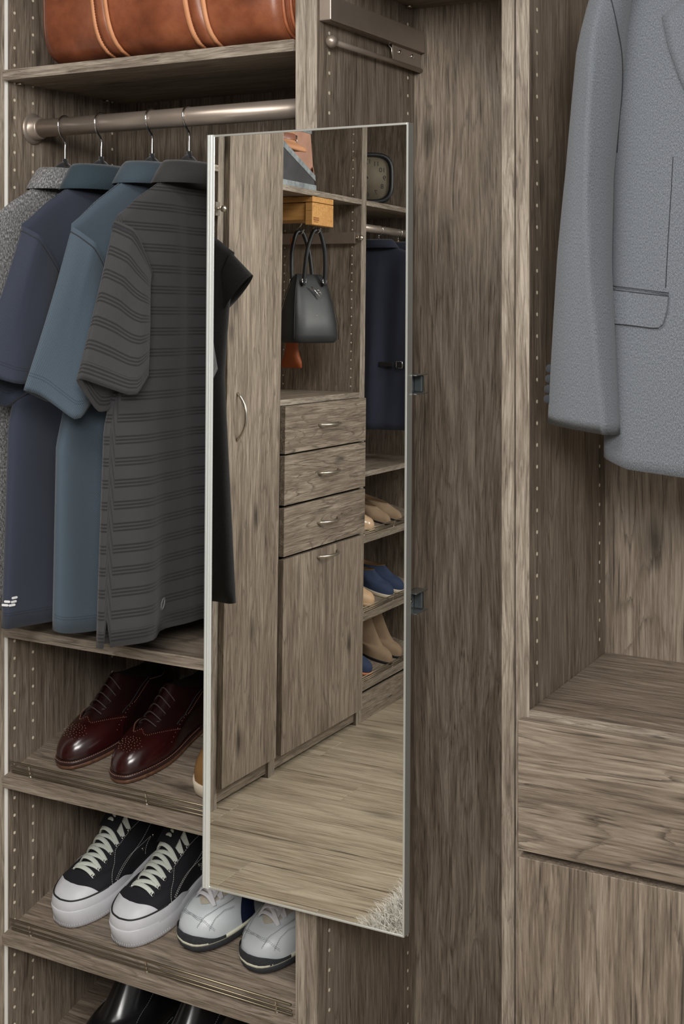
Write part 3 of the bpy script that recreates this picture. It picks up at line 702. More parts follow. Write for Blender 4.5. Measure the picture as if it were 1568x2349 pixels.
for k, (yy, hm, nm) in enumerate(((-1.055, 1.055, 'navy belted shirt dress hanging nearer the drawer unit'), (-1.235, 1.05, 'navy dress hanging behind the belted shirt dress'))):
    r_, b_ = garment('navy_dress', nm, 'dress', (-2.297, yy), (-1, 0, 0), (0, 1, 0), dict(mat='cloth_navy_dress', hem=hm, T=.034, phase=k * 2., top=TOP(1.765, 1.715),
        near=[(0, .195), (.3, .17), (.6, .16), (1, .21)], far=[(0, .195), (.3, .17), (.6, .16), (1, .21)],
        sleeves=[dict(A0=(-.195, 1.712), A1=(-.13, 1.60), B0=(-.245, 1.36), B1=(-.165, 1.35), T1=.028, seam=False)],
        collar=dict(profile=collar_profile(1.760, .055, .022, .03))))
    if k == 0:
        for (x0, x1) in ((-2.345, -2.285), (-2.275, -2.215), (-2.205, -2.16)):
            box('belt', x0, x1, yy + .030, yy + .0345, 1.298, 1.315, 'ink_black', r_, b=.001)
        mesh('buckle', tube([(-2.200, yy + .036, 1.294), (-2.200, yy + .036, 1.319), (-2.175, yy + .036, 1.319), (-2.175, yy + .036, 1.294), (-2.200, yy + .036, 1.294)], .0016, 6), 'chrome', r_)
    hanger(('dark' if k == 0 else 'pale wooden') + ' hanger holding the ' + ('belted navy dress' if k == 0 else 'rear navy dress'), (-2.297, yy), (-1, 0, 0), 1.792, mat='velvet_black' if k == 0 else 'hanger_wood', rodr=.0155, rodz=1.828, half=.17)

# ------------------------------------------------------------------ suit jacket
JY = 1.835
jk = empty('suit_jacket', (-.37, JY, 1.26), 'grey wool suit jacket hanging face-on over the drawer unit shelf', 'jacket')
def jbody(u, v):
    pass
V = []; U = []; n, nv = 80, 40
for j in range(nv + 1):
    v = j / nv
    for i in range(n):
        f = 2 * PI * i / n + PI / 2; a = math.sin(f); sd = -math.cos(f)     # a=-1 left edge
        Wl = table([(0, .200), (.25, .208), (.5, .212), (.8, .220), (1, .222)], v); x = -.372 + a * Wl
        top = 1.985 - .05 * abs(a) ** 1.5; hem = 1.262 + .016 * (1 - (a + 1) / 2) ** 2 + .02 * max(0, -a - .82) * 3
        z = lerp(top, hem, v)
        T = .050 * (max(0, 1 - v * 0) ** 1) * min(1, v * 9 + .08) ** .5
        fold = .006 * math.sin(5 * a + 2 * v) * (1 - a * a)
        V.append((x, JY + T * math.copysign(abs(sd) ** .7, sd) * .8 - fold * .6, z)); U.append((i / n * .95, z))
F = [(j * n + i, j * n + (i + 1) % n, (j + 1) * n + (i + 1) % n, (j + 1) * n + i) for j in range(nv) for i in range(n)]
jb = mesh('body', (V, F, U), 'cloth_suit', jk); sm = jb.modifiers.new('thick', 'SOLIDIFY'); sm.thickness = .002; sm.offset = -1
def jsleeve(sgn):
    V = []; U = []; ns, nt_ = 44, 40
    for j in range(nt_ + 3):
        t = min(1, j / nt_); inn = max(0, j - nt_)
        cx_ = table([(0, -.560), (.08, -.575), (.20, -.5875), (.455, -.6025), (.64, -.6105), (1, -.6155)], t); hw_ = table([(0, .016), (.06, .027), (.20, .032), (.455, .0315), (.64, .0375), (1, .0525)], t)
        z = lerp(1.985, 1.330, t); ty = table([(0, .028), (.15, .050), (.5, .046), (1, .030)], t)
        cy = JY - .028 - .012 * math.sin(PI * t)
        for i in range(ns):
            f = 2 * PI * i / ns; k = 1 - .08 * inn
            ridge = .016 * min(1, t * 4) * math.exp(-abs(f - lerp(4.75, 5.6, t)) / .38)
            x = cx_ + hw_ * math.cos(f) * k
            yy = cy + ty * math.sin(f) * k - ridge
            V.append((x if sgn < 0 else -.744 - x, yy, z + .010 * inn - .006 * math.cos(f) * t)); U.append((i / ns * .4 + 2, z))
    F = [(j * ns + i, j * ns + (i + 1) % ns, (j + 1) * ns + (i + 1) % ns, (j + 1) * ns + i) for j in range(nt_ + 2) for i in range(ns)]
    return V, F, U
sl = mesh('sleeve', jsleeve(-1), 'cloth_suit', jk); sr = mesh('sleeve', jsleeve(1), 'cloth_suit', jk)
for k in range(4):
    zz = 1.413 - .0145 * k
    mesh('cuff_button', sphere((-.6610 - .0012 * k, JY - .040, zz), .0062, 14, 8, sy=.5), 'cloth_suit_dark', sl)
hp = [hit(jb, x, y) for x, y in ((1380, 652), (1535, 674), (1524, 752), (1390, 738))]
def patch_px(name, pts, mat, parent, target, thick=.003, lift=.001):
    P = [hit(target, x, y) for x, y in pts]
    P = [(p[0] + p[1] * lift, p[1]) for p in P if p]
    if len(P) < 3: return
    nav = sum((p[1] for p in P), Vector()).normalized()
    o = mesh(name, prism([p[0] for p in P], nav * thick), mat, parent, smooth=False)
    me = o.data; uv = me.uv_layers.new(name='UVMap')
    for l in me.loops:
        c = me.vertices[l.vertex_index].co; uv.data[l.index].uv = (c.x, c.z + c.x * .15)
    return bevel_obj(o, .0012, 2)
patch_px('pocket_flap', [(1404, 666), (1440, 669), (1535, 681), (1531, 715), (1522, 744), (1512, 752), (1495, 752), (1440, 745), (1404, 742)], 'cloth_suit', jk, jb, .0045)
patch_px('pocket_welt', [(1404, 655), (1534, 672), (1534, 677), (1404, 661)], 'cloth_suit', jk, jb, .002)
for yy0, yy1 in ((655, 672), (664, 680)):
    q_ = [hit(jb, lerp(1402, 1536, i / 8), lerp(yy0, yy1, i / 8)) for i in range(9)]
    mesh('pocket_seam', tube([p[0] + p[1] * .0042 for p in q_ if p], .0006, 5), 'raw_seam', jk)
def lap_grid(u, v):
    ed = [(1600, -60), (1590, -20), (1562, 8), (1521, 40), (1536, 112), (1560, 180), (1600, 268), (1640, 330)]
    k = min(len(ed) - 2, int(v * (len(ed) - 1))); t = v * (len(ed) - 1) - k
    x, y = lerp(ed[k][0], ed[k + 1][0], t), lerp(ed[k][1], ed[k + 1][1], t); q = hit(jb, lerp(x, 1665, u), y)
    return q[0] + q[1] * (.006 - .003 * u) if q else Vector((-.44, JY - .046, 1.9))
lg = grid(lap_grid, 8, 42); lg = (lg[0], lg[1], [(a * .10, b * .30) for a, b in lg[2]])
lo = mesh('lapel', lg, 'cloth_suit', jk); lo.modifiers.new('thick', 'SOLIDIFY').thickness = .004
lo = mesh('lapel', ([(-.744 - v.x, v.y, v.z) for v in map(Vector, lg[0])], lg[1], lg[2]), 'cloth_suit', jk); lo.modifiers.new('thick', 'SOLIDIFY').thickness = .004
fs_ = [hit(jb, px_, py_) for px_, py_ in [(1668, y_) for y_ in range(300, 1101, 40)]]
mesh('front_opening', tube([p[0] + p[1] * .0004 for p in fs_ if p], .0014, 5), 'raw_seam', jk)
for py_ in (420, 560):
    q_ = hit(jb, 1690, py_)
    if q_: mesh('button', disc(q_[0], .0085, q_[1], .003, 18), 'cloth_suit_dark', jk)
mesh('dart_seam', tube([p[0] + p[1] * .0002 for p in (hit(jb, 1543, 360), hit(jb, 1538, 450), hit(jb, 1531, 560), hit(jb, 1526, 660)) if p], .0006, 5), 'raw_seam', jk)
def near_hit(x, y):
    hs2 = [q for q in (hit(jb, x, y), hit(sl, x, y)) if q]
    return min(hs2, key=lambda q: (q[0] - Vector((0, 0, CH))).length) if hs2 else None
ap = [near_hit(x, y) for x, y in ((1398, -10), (1414, 60), (1426, 140), (1424, 240), (1415, 350))]
mesh('armhole_seam', tube(smoothpath([q[0] + q[1] * .0003 for q in ap if q], 4), .0011, 5), 'raw_seam', jk)
e = empty('closet_rod', (-.39, JY, 2.10), 'bronze closet rod above the grey suit jacket', 'closet rod')
mesh('bar', tube([(XM2R, JY, 2.10), (XR, JY, 2.10)], .0155, 20), 'bronze', e)
hg = empty('clothes_hanger', (-.372, JY, 1.95), 'dark hanger inside the grey suit jacket', 'hanger')
mesh('hook', tube(smoothpath([(-.372, JY, 1.985), (-.372, JY, 2.06), (-.372, JY - .012, 2.082), (-.372, JY - .0190, 2.100), (-.372, JY - .013, 2.114), (-.372, JY, 2.1192), (-.372, JY + .014, 2.114)], 5), .002, 8), 'chrome', hg)
mesh('hanger_body', tube([(-.53, JY, 1.945), (-.45, JY, 1.968), (-.372, JY, 1.984), (-.294, JY, 1.968), (-.214, JY, 1.945)], .006, 8), 'velvet_black', hg)

# ------------------------------------------------------------------ shoes
OUT_O = [(0, 0), (.012, .34), (.04, .56), (.09, .76), (.17, .93), (.27, 1.0), (.38, .97), (.52, .84), (.66, .73), (.80, .71), (.90, .63), (.96, .46), (.988, .24), (1, 0)]
OUT_I = [(0, 0), (.012, .34), (.04, .55), (.09, .74), (.17, .90), (.27, .95), (.38, .86), (.52, .68), (.66, .62), (.80, .65), (.90, .60), (.96, .45), (.988, .24), (1, 0)]
class Shoe:
    """local frame: x across, y from toe (0) to heel (L), z up from the sole's underside"""
    def __init__(s, L=.295, W=.104, hs=.02, toe=.05, front=.52, H=(.085, .062, .075), wo=.030, db=.045, side=1, point=1.0, back=.012, grow=0.):
        s.L, s.W, s.hs, s.toe, s.front, s.H, s.wo, s.db, s.side, s.point, s.back, s.grow = L, W, hs, toe, front, H, wo, db, side, point, back, grow
        s.tabs = []
        for tb in (OUT_O, OUT_I):
            pts = smoothpath([(b * W / 2, a * L, 0) for a, b in tb], 8)
            ln = [0]
            for p, q in zip(pts, pts[1:]): ln.append(ln[-1] + (q - p).length)
            s.tabs.append((pts, ln))
    def outline(s, p):
        """p in 0..1: toe -> outer side -> heel (.5) -> inner side -> toe"""
        p %= 1.0; k = 0 if p <= .5 else 1; q = p * 2 if p <= .5 else (1 - p) * 2
        pts, ln = s.tabs[k]; d = q * ln[-1]
        i = max(0, min(len(ln) - 2, next((j for j in range(len(ln) - 1) if ln[j + 1] >= d), len(ln) - 2)))
        t = (d - ln[i]) / max(1e-9, ln[i + 1] - ln[i]); c = pts[i].lerp(pts[i + 1], t)
        sg = (1 if k == 0 else -1) * s.side
        x = c.x * sg; y = c.y
        if s.point != 1 and y < .12: x *= lerp(s.point, 1, sstep(0, .12, y))
        return Vector((x, y, 0))
    def opening(s, p):
        p %= 1.0; a = 2 * PI * p; y0 = s.front * s.L; y1 = s.L - s.back
        sg = s.side
        return Vector((s.wo * math.sin(a) * sg * (1 - .25 * math.cos(a)), lerp(y0, y1, (1 - math.cos(a)) / 2), 0))
    def rim(s, p):
        a = abs(((p + .5) % 1) - .5) * 2     # 0 toe side, 1 heel
        return table([(0, s.H[0]), (.12, s.H[0] * .985), (.45, s.H[1] + (s.H[0] - s.H[1]) * .25), (.65, s.H[1]), (.88, s.H[2] * .97), (1, s.H[2])], a)
    def surf(s, p, t, off=0.):
        S = s.outline(p); O = s.opening(p); D3 = O - S; D = D3.length; H = s.rim(p)
        wt = sstep(.035, .085, D); t = max(0., min(1., t))
        dA, zA = D * t ** 1.9, H * (t ** .92)
        db = min(s.db, D * .6); q = t / .38
        if q < 1: dB, zB = db * (1 - math.cos(q * PI / 2)) ** .9, s.toe * math.sin(q * PI / 2) ** .8
        else:
            q = (t - .38) / .62; dB, zB = db + (D - db) * q, s.toe + (H - s.toe) * q ** 1.25
        d, z = lerp(dA, dB, wt), lerp(zA, zB, wt)
        bul = .0045 * math.sin(PI * min(1, t)) * (1 - wt)
        pos = S + D3.normalized() * (d - bul); pos.z = s.hs + z
        if off:
            e = 1e-3
            a = s.surf(p + e, t) - s.surf(p - e, t); b = s.surf(p, min(1, t + e)) - s.surf(p, max(0, t - e))
            nrm = a.cross(b)
            if nrm.length > 0:
                nrm.normalize(); c = Vector((0, s.L * .55, .03))
                if nrm.dot(pos - c) < 0: nrm = -nrm
                pos = pos + nrm * off
        return pos
    def upper(s, n=88, m=26):
        return loft([[s.surf(i / n, j / m) for i in range(n)] for j in range(m + 1)])
    def lining(s, n=60):
        rings = [[s.surf(i / n, 1) for i in range(n)]]
        for k, zf in ((.92, .9), (.88, .55), (.95, .22), (.95, .05)):
            rg = []
            for i in range(n):
                q = s.surf(i / n, 1); c = Vector((0, (s.front * s.L + s.L) / 2, 0)); r = c + (Vector((q.x, q.y, 0)) - c) * k; r.z = s.hs + (q.z - s.hs) * zf + .003; rg.append(r)
            rings.append(rg)
        return loft(rings, True, False, True)
    def sole(s, h0, h1, grow=.004, n=72, taper=.0, waist=0., heel=None):
        def ring(z, g):
            out = []
            for i in range(n):
                q = s.outline(i / n); c = Vector((0, s.L * .5, 0)); d = (q - c); out.append(Vector((q.x, q.y, z)) + d.normalized() * g)
            return out
        return loft([ring(h0, grow - taper - .002), ring(h0 + .002, grow - taper), ring(h1 - .0015, grow), ring(h1, grow - .0015)], True, True, True)
    def patch(s, ps, t0, t1, off=.0012, n=24, m=10):
        """surface patch over p range; t0,t1 may be functions of u in 0..1"""
        f0 = t0 if callable(t0) else (lambda u: t0); f1 = t1 if callable(t1) else (lambda u: t1)
        fp = ps if callable(ps) else (lambda u, v: lerp(ps[0], ps[1], u))
        return grid(lambda u, v: s.surf(fp(u, v), lerp(f0(u), f1(u), v), off), n, m)
    def line(s, pts, off=.001, k=4):
        P = []
        for (p0, t0), (p1, t1) in zip(pts, pts[1:]):
            for q in range(k): P.append(s.surf(lerp(p0, p1, q / k), lerp(t0, t1, q / k), off))
        P.append(s.surf(*pts[-1], off)); return P
def seat(name, label, loc, rz, cat='shoe', group=None, tilt=AL, face='-Y'):
    """root of a shoe: toe at loc, lying on the slope; face -Y: toe towards -Y, face +X: toe towards +X"""
    o = empty(name, (loc[0], loc[1], loc[2] + .0014), label, cat, group)
    M = Matrix.Rotation(rz, 4, 'Z') if face == '-Y' else Matrix.Rotation(PI / 2 + rz, 4, 'Z')
    base_ = Matrix.Rotation(0 if face == '-Y' else PI / 2, 4, 'Z') @ Matrix.Rotation(tilt, 4, 'X') @ Matrix.Rotation(rz, 4, 'Z')
    o.rotation_euler = base_.to_euler(); return o
def topray(vf):
    b = BVHTree.FromPolygons([tuple(v) for v in vf[0]], [tuple(f) for f in vf[1]])
    def f(x, y, lift=0):
        l, n_, i, d = b.ray_cast(Vector((x, y, .5)), Vector((0, 0, -1)))
        return None if l is None or l.z < .03 else l + Vector((0, 0, lift))
    return f
def slope_pt(x, y, zt, off=0): return (x, y, zt + math.tan(AL) * (y - 1.806) + off)

def dashed(pts, step=.004, duty=.55, r=.0005):
    P = [Vector(p) for p in pts]; ln = [0]
    for a, b in zip(P, P[1:]): ln.append(ln[-1] + (b - a).length)
    def at(d):
        for i in range(len(P) - 1):
            if ln[i + 1] >= d: return P[i].lerp(P[i + 1], (d - ln[i]) / max(1e-9, ln[i + 1] - ln[i]))
        return P[-1]
    parts = []; d = 0
    while d < ln[-1]:
        parts.append(tube([at(d), at(min(ln[-1], d + step * duty))], r, 4)); d += step
    return join(*parts)

def brogue(loc, rz, label, side):
    S = Shoe(L=.300, W=.106, hs=.013, toe=.042, front=.52, H=(.098, .060, .072), wo=.031, db=.058, side=side, point=.84)
    r = seat('brogue_shoe', label, loc, rz, group='oxblood brogues'); up = S.upper(); top = topray(up)
    mesh('upper', up, 'oxblood', r, local=True)
    mesh('lining', S.lining(), 'shoe_lining', r, local=True)
    mesh('outsole', S.sole(0, .0075, .005), 'welt_tan', r, local=True); mesh('welt', S.sole(.0072, .0150, .0058), 'welt_dark', r, local=True)
    pts = []
    for i in range(61):
        p = -.30 + .60 * i / 60; q = S.outline(p % 1); d = (q - Vector((0, S.L * .5, 0))).normalized(); pts.append(q + d * .0042 + Vector((0, 0, .0152)))
    mesh('welt_stitching', dashed(pts, .0042, .6, .0006), 'dot_tan', r, local=True, kind='stuff')
    # wing tip
    wing = lambda u: .46 - .24 * abs(2 * u - 1) ** 1.2 + .05 * math.exp(-((u - .5) / .06) ** 2)
    mesh('wing_tip', S.patch((-.19, .19), .02, wing, .0012, 44, 12), 'oxblood_toe', r, local=True)
    dots = []
    for u in [i / 44 for i in range(45)]:
        dots.append(S.surf(lerp(-.19, .19, u), wing(u) - .022, .0024))
    for k in range(46):
        a = 2.4 * k; rr = .024 * math.sqrt(k / 46); c = top(rr * math.cos(a) * 1.15, .040 + rr * math.sin(a) * .75, .0024)
        if c: dots.append(c)
    for sg in (-1, 1):
        for u in [i / 24 for i in range(25)]: dots.append(S.surf(sg * lerp(.165, .235, u), lerp(.12, .86, u ** .9), .0016))
        for u in [i / 18 for i in range(19)]: dots.append(S.surf(sg * lerp(.24, .36, u), lerp(.90, .90, u), .0016))
    mesh('broguing', join(*[disc(d - Vector((0, 0, .0006)), .00062, (0, -.3, 1), .0008, 6) for d in dots]), 'dot_tan', r, local=True, kind='stuff')
    for sg in (-1, 1):
        mesh('facing', S.patch(lambda u, v: sg * lerp(.012, lerp(.06, .20, u), v), lambda u: lerp(.66, .985, u), lambda u: lerp(.60, .97, u), .0022, 16, 10), 'oxblood', r, local=True)
        mesh('facing_seam', tube(S.line([(sg * .16, .30), (sg * .175, .52), (sg * .20, .78), (sg * .23, .97)], .0016, 6), .0007, 5), 'raw_seam', r, local=True)
    for k in range(5):
        yy = lerp(.088, .143, k / 4); a = top(-.021, yy + .003, .004); m = top(0, yy, .007); b = top(.021, yy + .003, .004)
        if a and b and m: mesh('lace', tube(smoothpath([a, m + Vector((0, 0, .0006)), b], 6), .0013, 6), 'lace_dark', r, local=True)
    for k in range(4):
        y0, y1 = lerp(.088, .143, k / 4), lerp(.088, .143, (k + 1) / 4); a = top(-.020, y0, .0035); b = top(.020, y1, .0035)
        if a and b: mesh('lace', tube([a, a.lerp(b, .5) + Vector((0, 0, .002)), b], .0011, 6), 'lace_dark', r, local=True)
    return r
brogue(slope_pt(-1.618, 1.866, .640), math.radians(-6), 'oxblood leather brogue standing nearest the closet side panel', 1)
brogue(slope_pt(-1.489, 1.862, .640), math.radians(-6), 'oxblood leather brogue standing next to the tan suede shoe', -1)

def canvas(loc, rz, label, side):
    S = Shoe(L=.305, W=.108, hs=.030, toe=.036, front=.56, H=(.105, .062, .070), wo=.031, db=.052, side=side)
    r = seat('canvas_sneaker', label, loc, rz, group='black canvas sneakers'); up = S.upper(); top = topray(up)
    mesh('upper', up, 'canvas_black', r, local=True); mesh('lining', S.lining(), 'tan_lining', r, local=True)
    mesh('sole', S.sole(0, .034, .0055, taper=.001), 'rubber_white', r, local=True)
    ridge = []
    for i in range(44):
        p = -.14 + .28 * i / 43; q = S.outline(p % 1); d = (q - Vector((0, S.L * .5, 0))).normalized(); b = q + d * .0056
        ridge.append(tube([b + Vector((0, 0, .002)), b + Vector((.0016, 0, .0095))], .0006, 4))
    mesh('toe_ribs', join(*ridge), 'rubber_white', r, local=True, kind='stuff')
    cap = lambda u: .285 - .17 * abs(2 * u - 1) ** 2.2
    mesh('toe_cap', S.patch((-.105, .105), .09, cap, .0020, 40, 12), 'rubber_white', r, local=True)
    mesh('foxing', S.patch((-.24, .24), .0, lambda u: .02 + .085 * sstep(1., .75, abs(2 * u - 1)), .0034, 60, 5), 'rubber_white', r, local=True)
    mesh('toe_stripe', tube(S.line([(lerp(-.135, .135, i / 30), .110) for i in range(31)], .0028, 2), .0016, 6), 'rubber_black', r, local=True)
    for sg in (-1, 1):
        mesh('stitching', dashed(S.line([(sg * .150, .10), (sg * .105, .50), (sg * .092, .62), (sg * .13, .80), (sg * .19, .97)], .0012, 6), .0036, .62, .00055), 'stitch_white', r, local=True, kind='stuff')
        mesh('stitching', dashed(S.line([(sg * .160, .12), (sg * .175, .30), (sg * .21, .55), (sg * .245, .97)], .0012, 6), .0036, .62, .00055), 'stitch_white', r, local=True, kind='stuff')
        mesh('stitching', dashed(S.line([(sg * .166, .10), (sg * .20, .40), (sg * .255, .44), (sg * .29, .10)], .0012, 6), .0036, .62, .00055), 'stitch_white', r, local=True, kind='stuff')
        for k in range(2):
            c = S.surf(sg * (.262 + .022 * k), .22 + .18 * k, .001)
            n_ = (c - S.surf(sg * (.262 + .022 * k), .22 + .18 * k, 0)).normalized(); mesh('vent_eyelet', disc(c - n_ * .001, .0034, n_, .0016, 12), 'chrome', r, local=True)
    N = 7; rows = [lerp(.066, .166, k / (N - 1)) for k in range(N)]
    ey = {}
    for k, yy in enumerate(rows):
        for sg in (-1, 1):
            c = top(sg * lerp(.026, .0245, k / (N - 1)), yy, 0)
            if c is None: continue
            ey[(k, sg)] = c; nrm = Vector((sg * .62, -.25, .74)).normalized()
            mesh('eyelet', tube([c + nrm * .001 + (Vector((0, 1, 0)) * math.cos(2 * PI * q / 12) + nrm.cross(Vector((0, 1, 0))).normalized() * math.sin(2 * PI * q / 12)) * .0038 for q in range(13)], .0012, 6), 'chrome', r, local=True)
    def lace(a, b, lift, nm='lace'):
        m = a.lerp(b, .5); t_ = top(m.x, m.y, 0); zt_ = (t_.z if t_ else m.z) + lift
        q1, q2 = a.lerp(b, .2), a.lerp(b, .8)
        pts = [a + Vector((0, 0, .001)), Vector((q1.x, q1.y, lerp(a.z, zt_, .75))), Vector((m.x, m.y, zt_)), Vector((q2.x, q2.y, lerp(b.z, zt_, .75))), b + Vector((0, 0, .001))]
        mesh(nm, tube(smoothpath(pts, 6), .003, 10, flat=(.0043, .0013), up=(0, -.35, 1)), 'lace_cream', r, local=True)
    if (0, -1) in ey and (0, 1) in ey: lace(ey[(0, -1)], ey[(0, 1)], .006)
    for k in range(N - 1):
        if all(q in ey for q in ((k, -1), (k + 1, 1), (k, 1), (k + 1, -1))):
            lace(ey[(k, -1)], ey[(k + 1, 1)], .0045); lace(ey[(k + 1, -1)], ey[(k + 1, 1)], .0085) if k < N - 2 else lace(ey[(k, 1)], ey[(k + 1, -1)], .0075)
    if (N - 1, -1) in ey and (N - 1, 1) in ey: lace(ey[(N - 1, -1)], ey[(N - 1, 1)], .013)
    tg = grid(lambda u, v: Vector(((u - .5) * .046, lerp(.135, .185, v), S.hs + lerp(.083, .118, v) + .006 * (1 - (2 * u - 1) ** 2))), 8, 6)
    mesh('tongue', tg, 'canvas_black', r, local=True)
    return r
canvas(slope_pt(-1.620, 1.866, .354), math.radians(-8), 'black canvas sneaker with white toe cap, standing nearest the closet side panel', 1)
canvas(slope_pt(-1.482, 1.862, .354), math.radians(-8), 'black canvas sneaker with white toe cap, standing next to the white golf shoes', -1)

def cleat(loc, rz, label, side):
    S = Shoe(L=.290, W=.108, hs=.018, toe=.044, front=.41, H=(.092, .055, .068), wo=.031, db=.046, side=side)
    r = seat('golf_shoe', label, loc, rz, group='white golf shoes'); up = S.upper(); top = topray(up)
    mesh('upper', up, 'cleat_white', r, local=True); mesh('lining', S.lining(), 'shoe_lining', r, local=True)
    mesh('outsole', S.sole(.003, .016, .0045, taper=.003), 'rubber_dark', r, local=True)
    mesh('midsole', S.sole(.0150, .0215, .0042), 'midsole_cream', r, local=True)
    bump_ = lambda u: .02 + .055 * math.exp(-((u - .5) / .30) ** 4)
    mesh('toe_bumper', S.patch((-.115, .115), -.05, bump_, .0032, 30, 8), 'rubber_dark', r, local=True)
    studs = []
    for i in range(16):
        for k in (.55, .85):
            q = S.outline(i / 16); c = Vector((0, S.L * .5, 0)); d = c + (q - c) * k; studs.append(disc((d.x, d.y, .0006), .0042, (0, 0, 1), .004, 8))
    mesh('studs', join(*studs), 'rubber_dark', r, local=True, kind='stuff')
    mesh('throat_overlay', S.patch((-.16, .16), lambda u: .40 - .02 * math.cos(4 * PI * u) + .20 * abs(2 * u - 1), lambda u: .995, .0016, 40, 10), 'cleat_beige', r, local=True)
    for sg in (-1, 1):
        mesh('side_stripe', S.patch(lambda u, v: sg * lerp(.122, .172, u) + sg * .045 * (1 - v), .02, .82, .0024, 6, 16), 'cleat_navy', r, local=True)
        mesh('heel_counter', S.patch((sg * .33, sg * .48), .05, .97, .0015, 14, 10), 'cleat_navy', r, local=True)
        for ln_ in ([(sg * .035, .14), (sg * .045, .24), (sg * .075, .31), (sg * .12, .34)], [(sg * .07, .10), (sg * .08, .19), (sg * .10, .24), (sg * .135, .22)], [(sg * -.04, .22), (0, .24), (sg * .05, .19), (sg * .085, .08)]):
            for dd in (0, .013):
                mesh('stitching', dashed(S.line([(p_, t_ + dd) for p_, t_ in ln_], .0010, 6), .0034, .6, .00045), 'stitch_grey', r, local=True, kind='stuff')
    tg = grid(lambda u, v: Vector(((u - .5) * .040, lerp(.062, .145, v), S.hs + lerp(.056, .112, v) + .005 * (1 - (2 * u - 1) ** 2))), 8, 8)
    mesh('tongue', tg, 'tongue_mesh', r, local=True)
    rows = [.056, .074, .092, .108]; ey = {}
    for k, yy in enumerate(rows):
        for sg in (-1, 1):
            c = top(sg * .024, yy, .002)
            if c: ey[(k, sg)] = c
    def lace(a, b, lift):
        m = a.lerp(b, .5); t_ = top(m.x, m.y, 0); zt_ = max((t_.z if t_ else m.z), S.hs + lerp(.056, .112, (m.y - .062) / .083) + .005) + lift
        mesh('lace', tube(smoothpath([a, Vector((lerp(a.x, b.x, .25), lerp(a.y, b.y, .25), lerp(a.z, zt_, .8))), Vector((m.x, m.y, zt_)), Vector((lerp(a.x, b.x, .75), lerp(a.y, b.y, .75), lerp(b.z, zt_, .8))), b], 6), .003, 10, flat=(.0036, .0012), up=(0, -.35, 1)), 'lace_white', r, local=True)
    if (0, 1) in ey and (0, -1) in ey: lace(ey[(0, -1)], ey[(0, 1)], .003)
    for k in range(3):
        if all(q in ey for q in ((k, -1), (k + 1, 1), (k, 1), (k + 1, -1))): lace(ey[(k, 1)], ey[(k + 1, -1)], .003); lace(ey[(k, -1)], ey[(k + 1, 1)], .005)
    return r
cleat(slope_pt(-1.362, 1.890, .354), math.radians(-15), 'white golf shoe with navy side stripe beside the black sneakers', 1)
cleat(slope_pt(-1.226, 1.884, .354), math.radians(-13), 'white golf shoe with navy side stripe touching the closet side panel', -1)

def simple_shoe(name, label, loc, rz, um, sm, lm, face='-Y', group=None, cat='shoe', sole_h=.012, grow=.003, sm2=None, S=None, piping=None):
    r = seat(name, label, loc, rz, cat, group, face=face)
    mesh('upper', S.upper(60, 18), um, r, local=True); mesh('lining', S.lining(), lm, r, local=True)
    mesh('sole', S.sole(0, sole_h, grow), sm, r, local=True)
    if piping: mesh('topline', tube([S.surf(i / 48, 1, .0006) for i in range(49)], .0014, 6), piping, r, local=True)
    return r
simple_shoe('suede_shoe', 'tan suede shoe with a pale rubber sole beside the brogues', slope_pt(-1.312, 1.872, .640), math.radians(-8), 'tan_suede', 'sole_cream', 'tan_lining', sole_h=.022, grow=.004, S=Shoe(L=.29, W=.106, hs=.020, toe=.046, front=.5, H=(.095, .06, .07), side=1))
for k, (xx, lb) in enumerate(((-1.575, 'black leather dress boot on the lowest shelf near the side panel'), (-1.425, 'black leather dress boot on the lowest shelf further from the side panel'))):
    Sb = Shoe(L=.305, W=.108, hs=.016, toe=.052, front=.54, H=(.155, .14, .155), wo=.040, db=.055, side=1 - 2 * k)
    rb = simple_shoe('dress_boot', lb, slope_pt(xx, 1.868, .086), math.radians(-9), 'black_leather', 'sole_black', 'shoe_lining', group='black dress boots', S=Sb)
    for sg in (-1, 1): mesh('stitching', dashed(Sb.line([(sg * .14, .1), (sg * .15, .4), (sg * .2, .7), (sg * .25, .98)], .001, 6), .004, .6, .0005), 'stitch_grey', rb, local=True, kind='stuff')
# women's shoes in the mirror: toes to +X
def sl_l(yy, zt, q=.032): return (XF + .004 - q, yy, zt + math.tan(AL) * q)
pump = lambda sd: Shoe(L=.245, W=.082, hs=.006, toe=.036, front=.30, H=(.044, .040, .052), wo=.029, db=.040, side=sd, point=.72)
for yy, sd, lb in ((-1.188, 1, 'beige suede ballet pump further from the drawer unit'), (-1.082, -1, 'beige suede ballet pump next to the nude patent pump')):
    simple_shoe('ballet_pump', lb, sl_l(yy, .672), math.radians(4), 'beige_suede', 'sole_black', 'tan_lining', '+X', 'beige suede pumps', sole_h=.007, grow=.001, S=pump(sd), piping='beige_suede')
simple_shoe('patent_pump', 'glossy nude patent pump beside the beige suede pumps', sl_l(-.930, .672, .030), 0, 'nude_patent', 'nude_leather', 'tan_lining', '+X', sole_h=.009, grow=.002, S=Shoe(L=.245, W=.085, hs=.007, toe=.040, front=.30, H=(.046, .040, .055), wo=.030, db=.04))
loaf = lambda sd: Shoe(L=.255, W=.090, hs=.013, toe=.038, front=.40, H=(.068, .048, .058), wo=.030, db=.045, side=sd)
for yy, sd, lb in ((-1.211, 1, 'navy slip-on loafer further from the drawer unit'), (-1.106, -1, 'navy slip-on loafer next to the nude flat')):
    simple_shoe('slip_on_loafer', lb, sl_l(yy, .386, .034 if sd > 0 else .031), math.radians(3), 'navy_canvas', 'sole_cream', 'tan_lining', '+X', 'navy slip-on loafers', sole_h=.014, grow=.003, S=loaf(sd), piping='tan_suede')
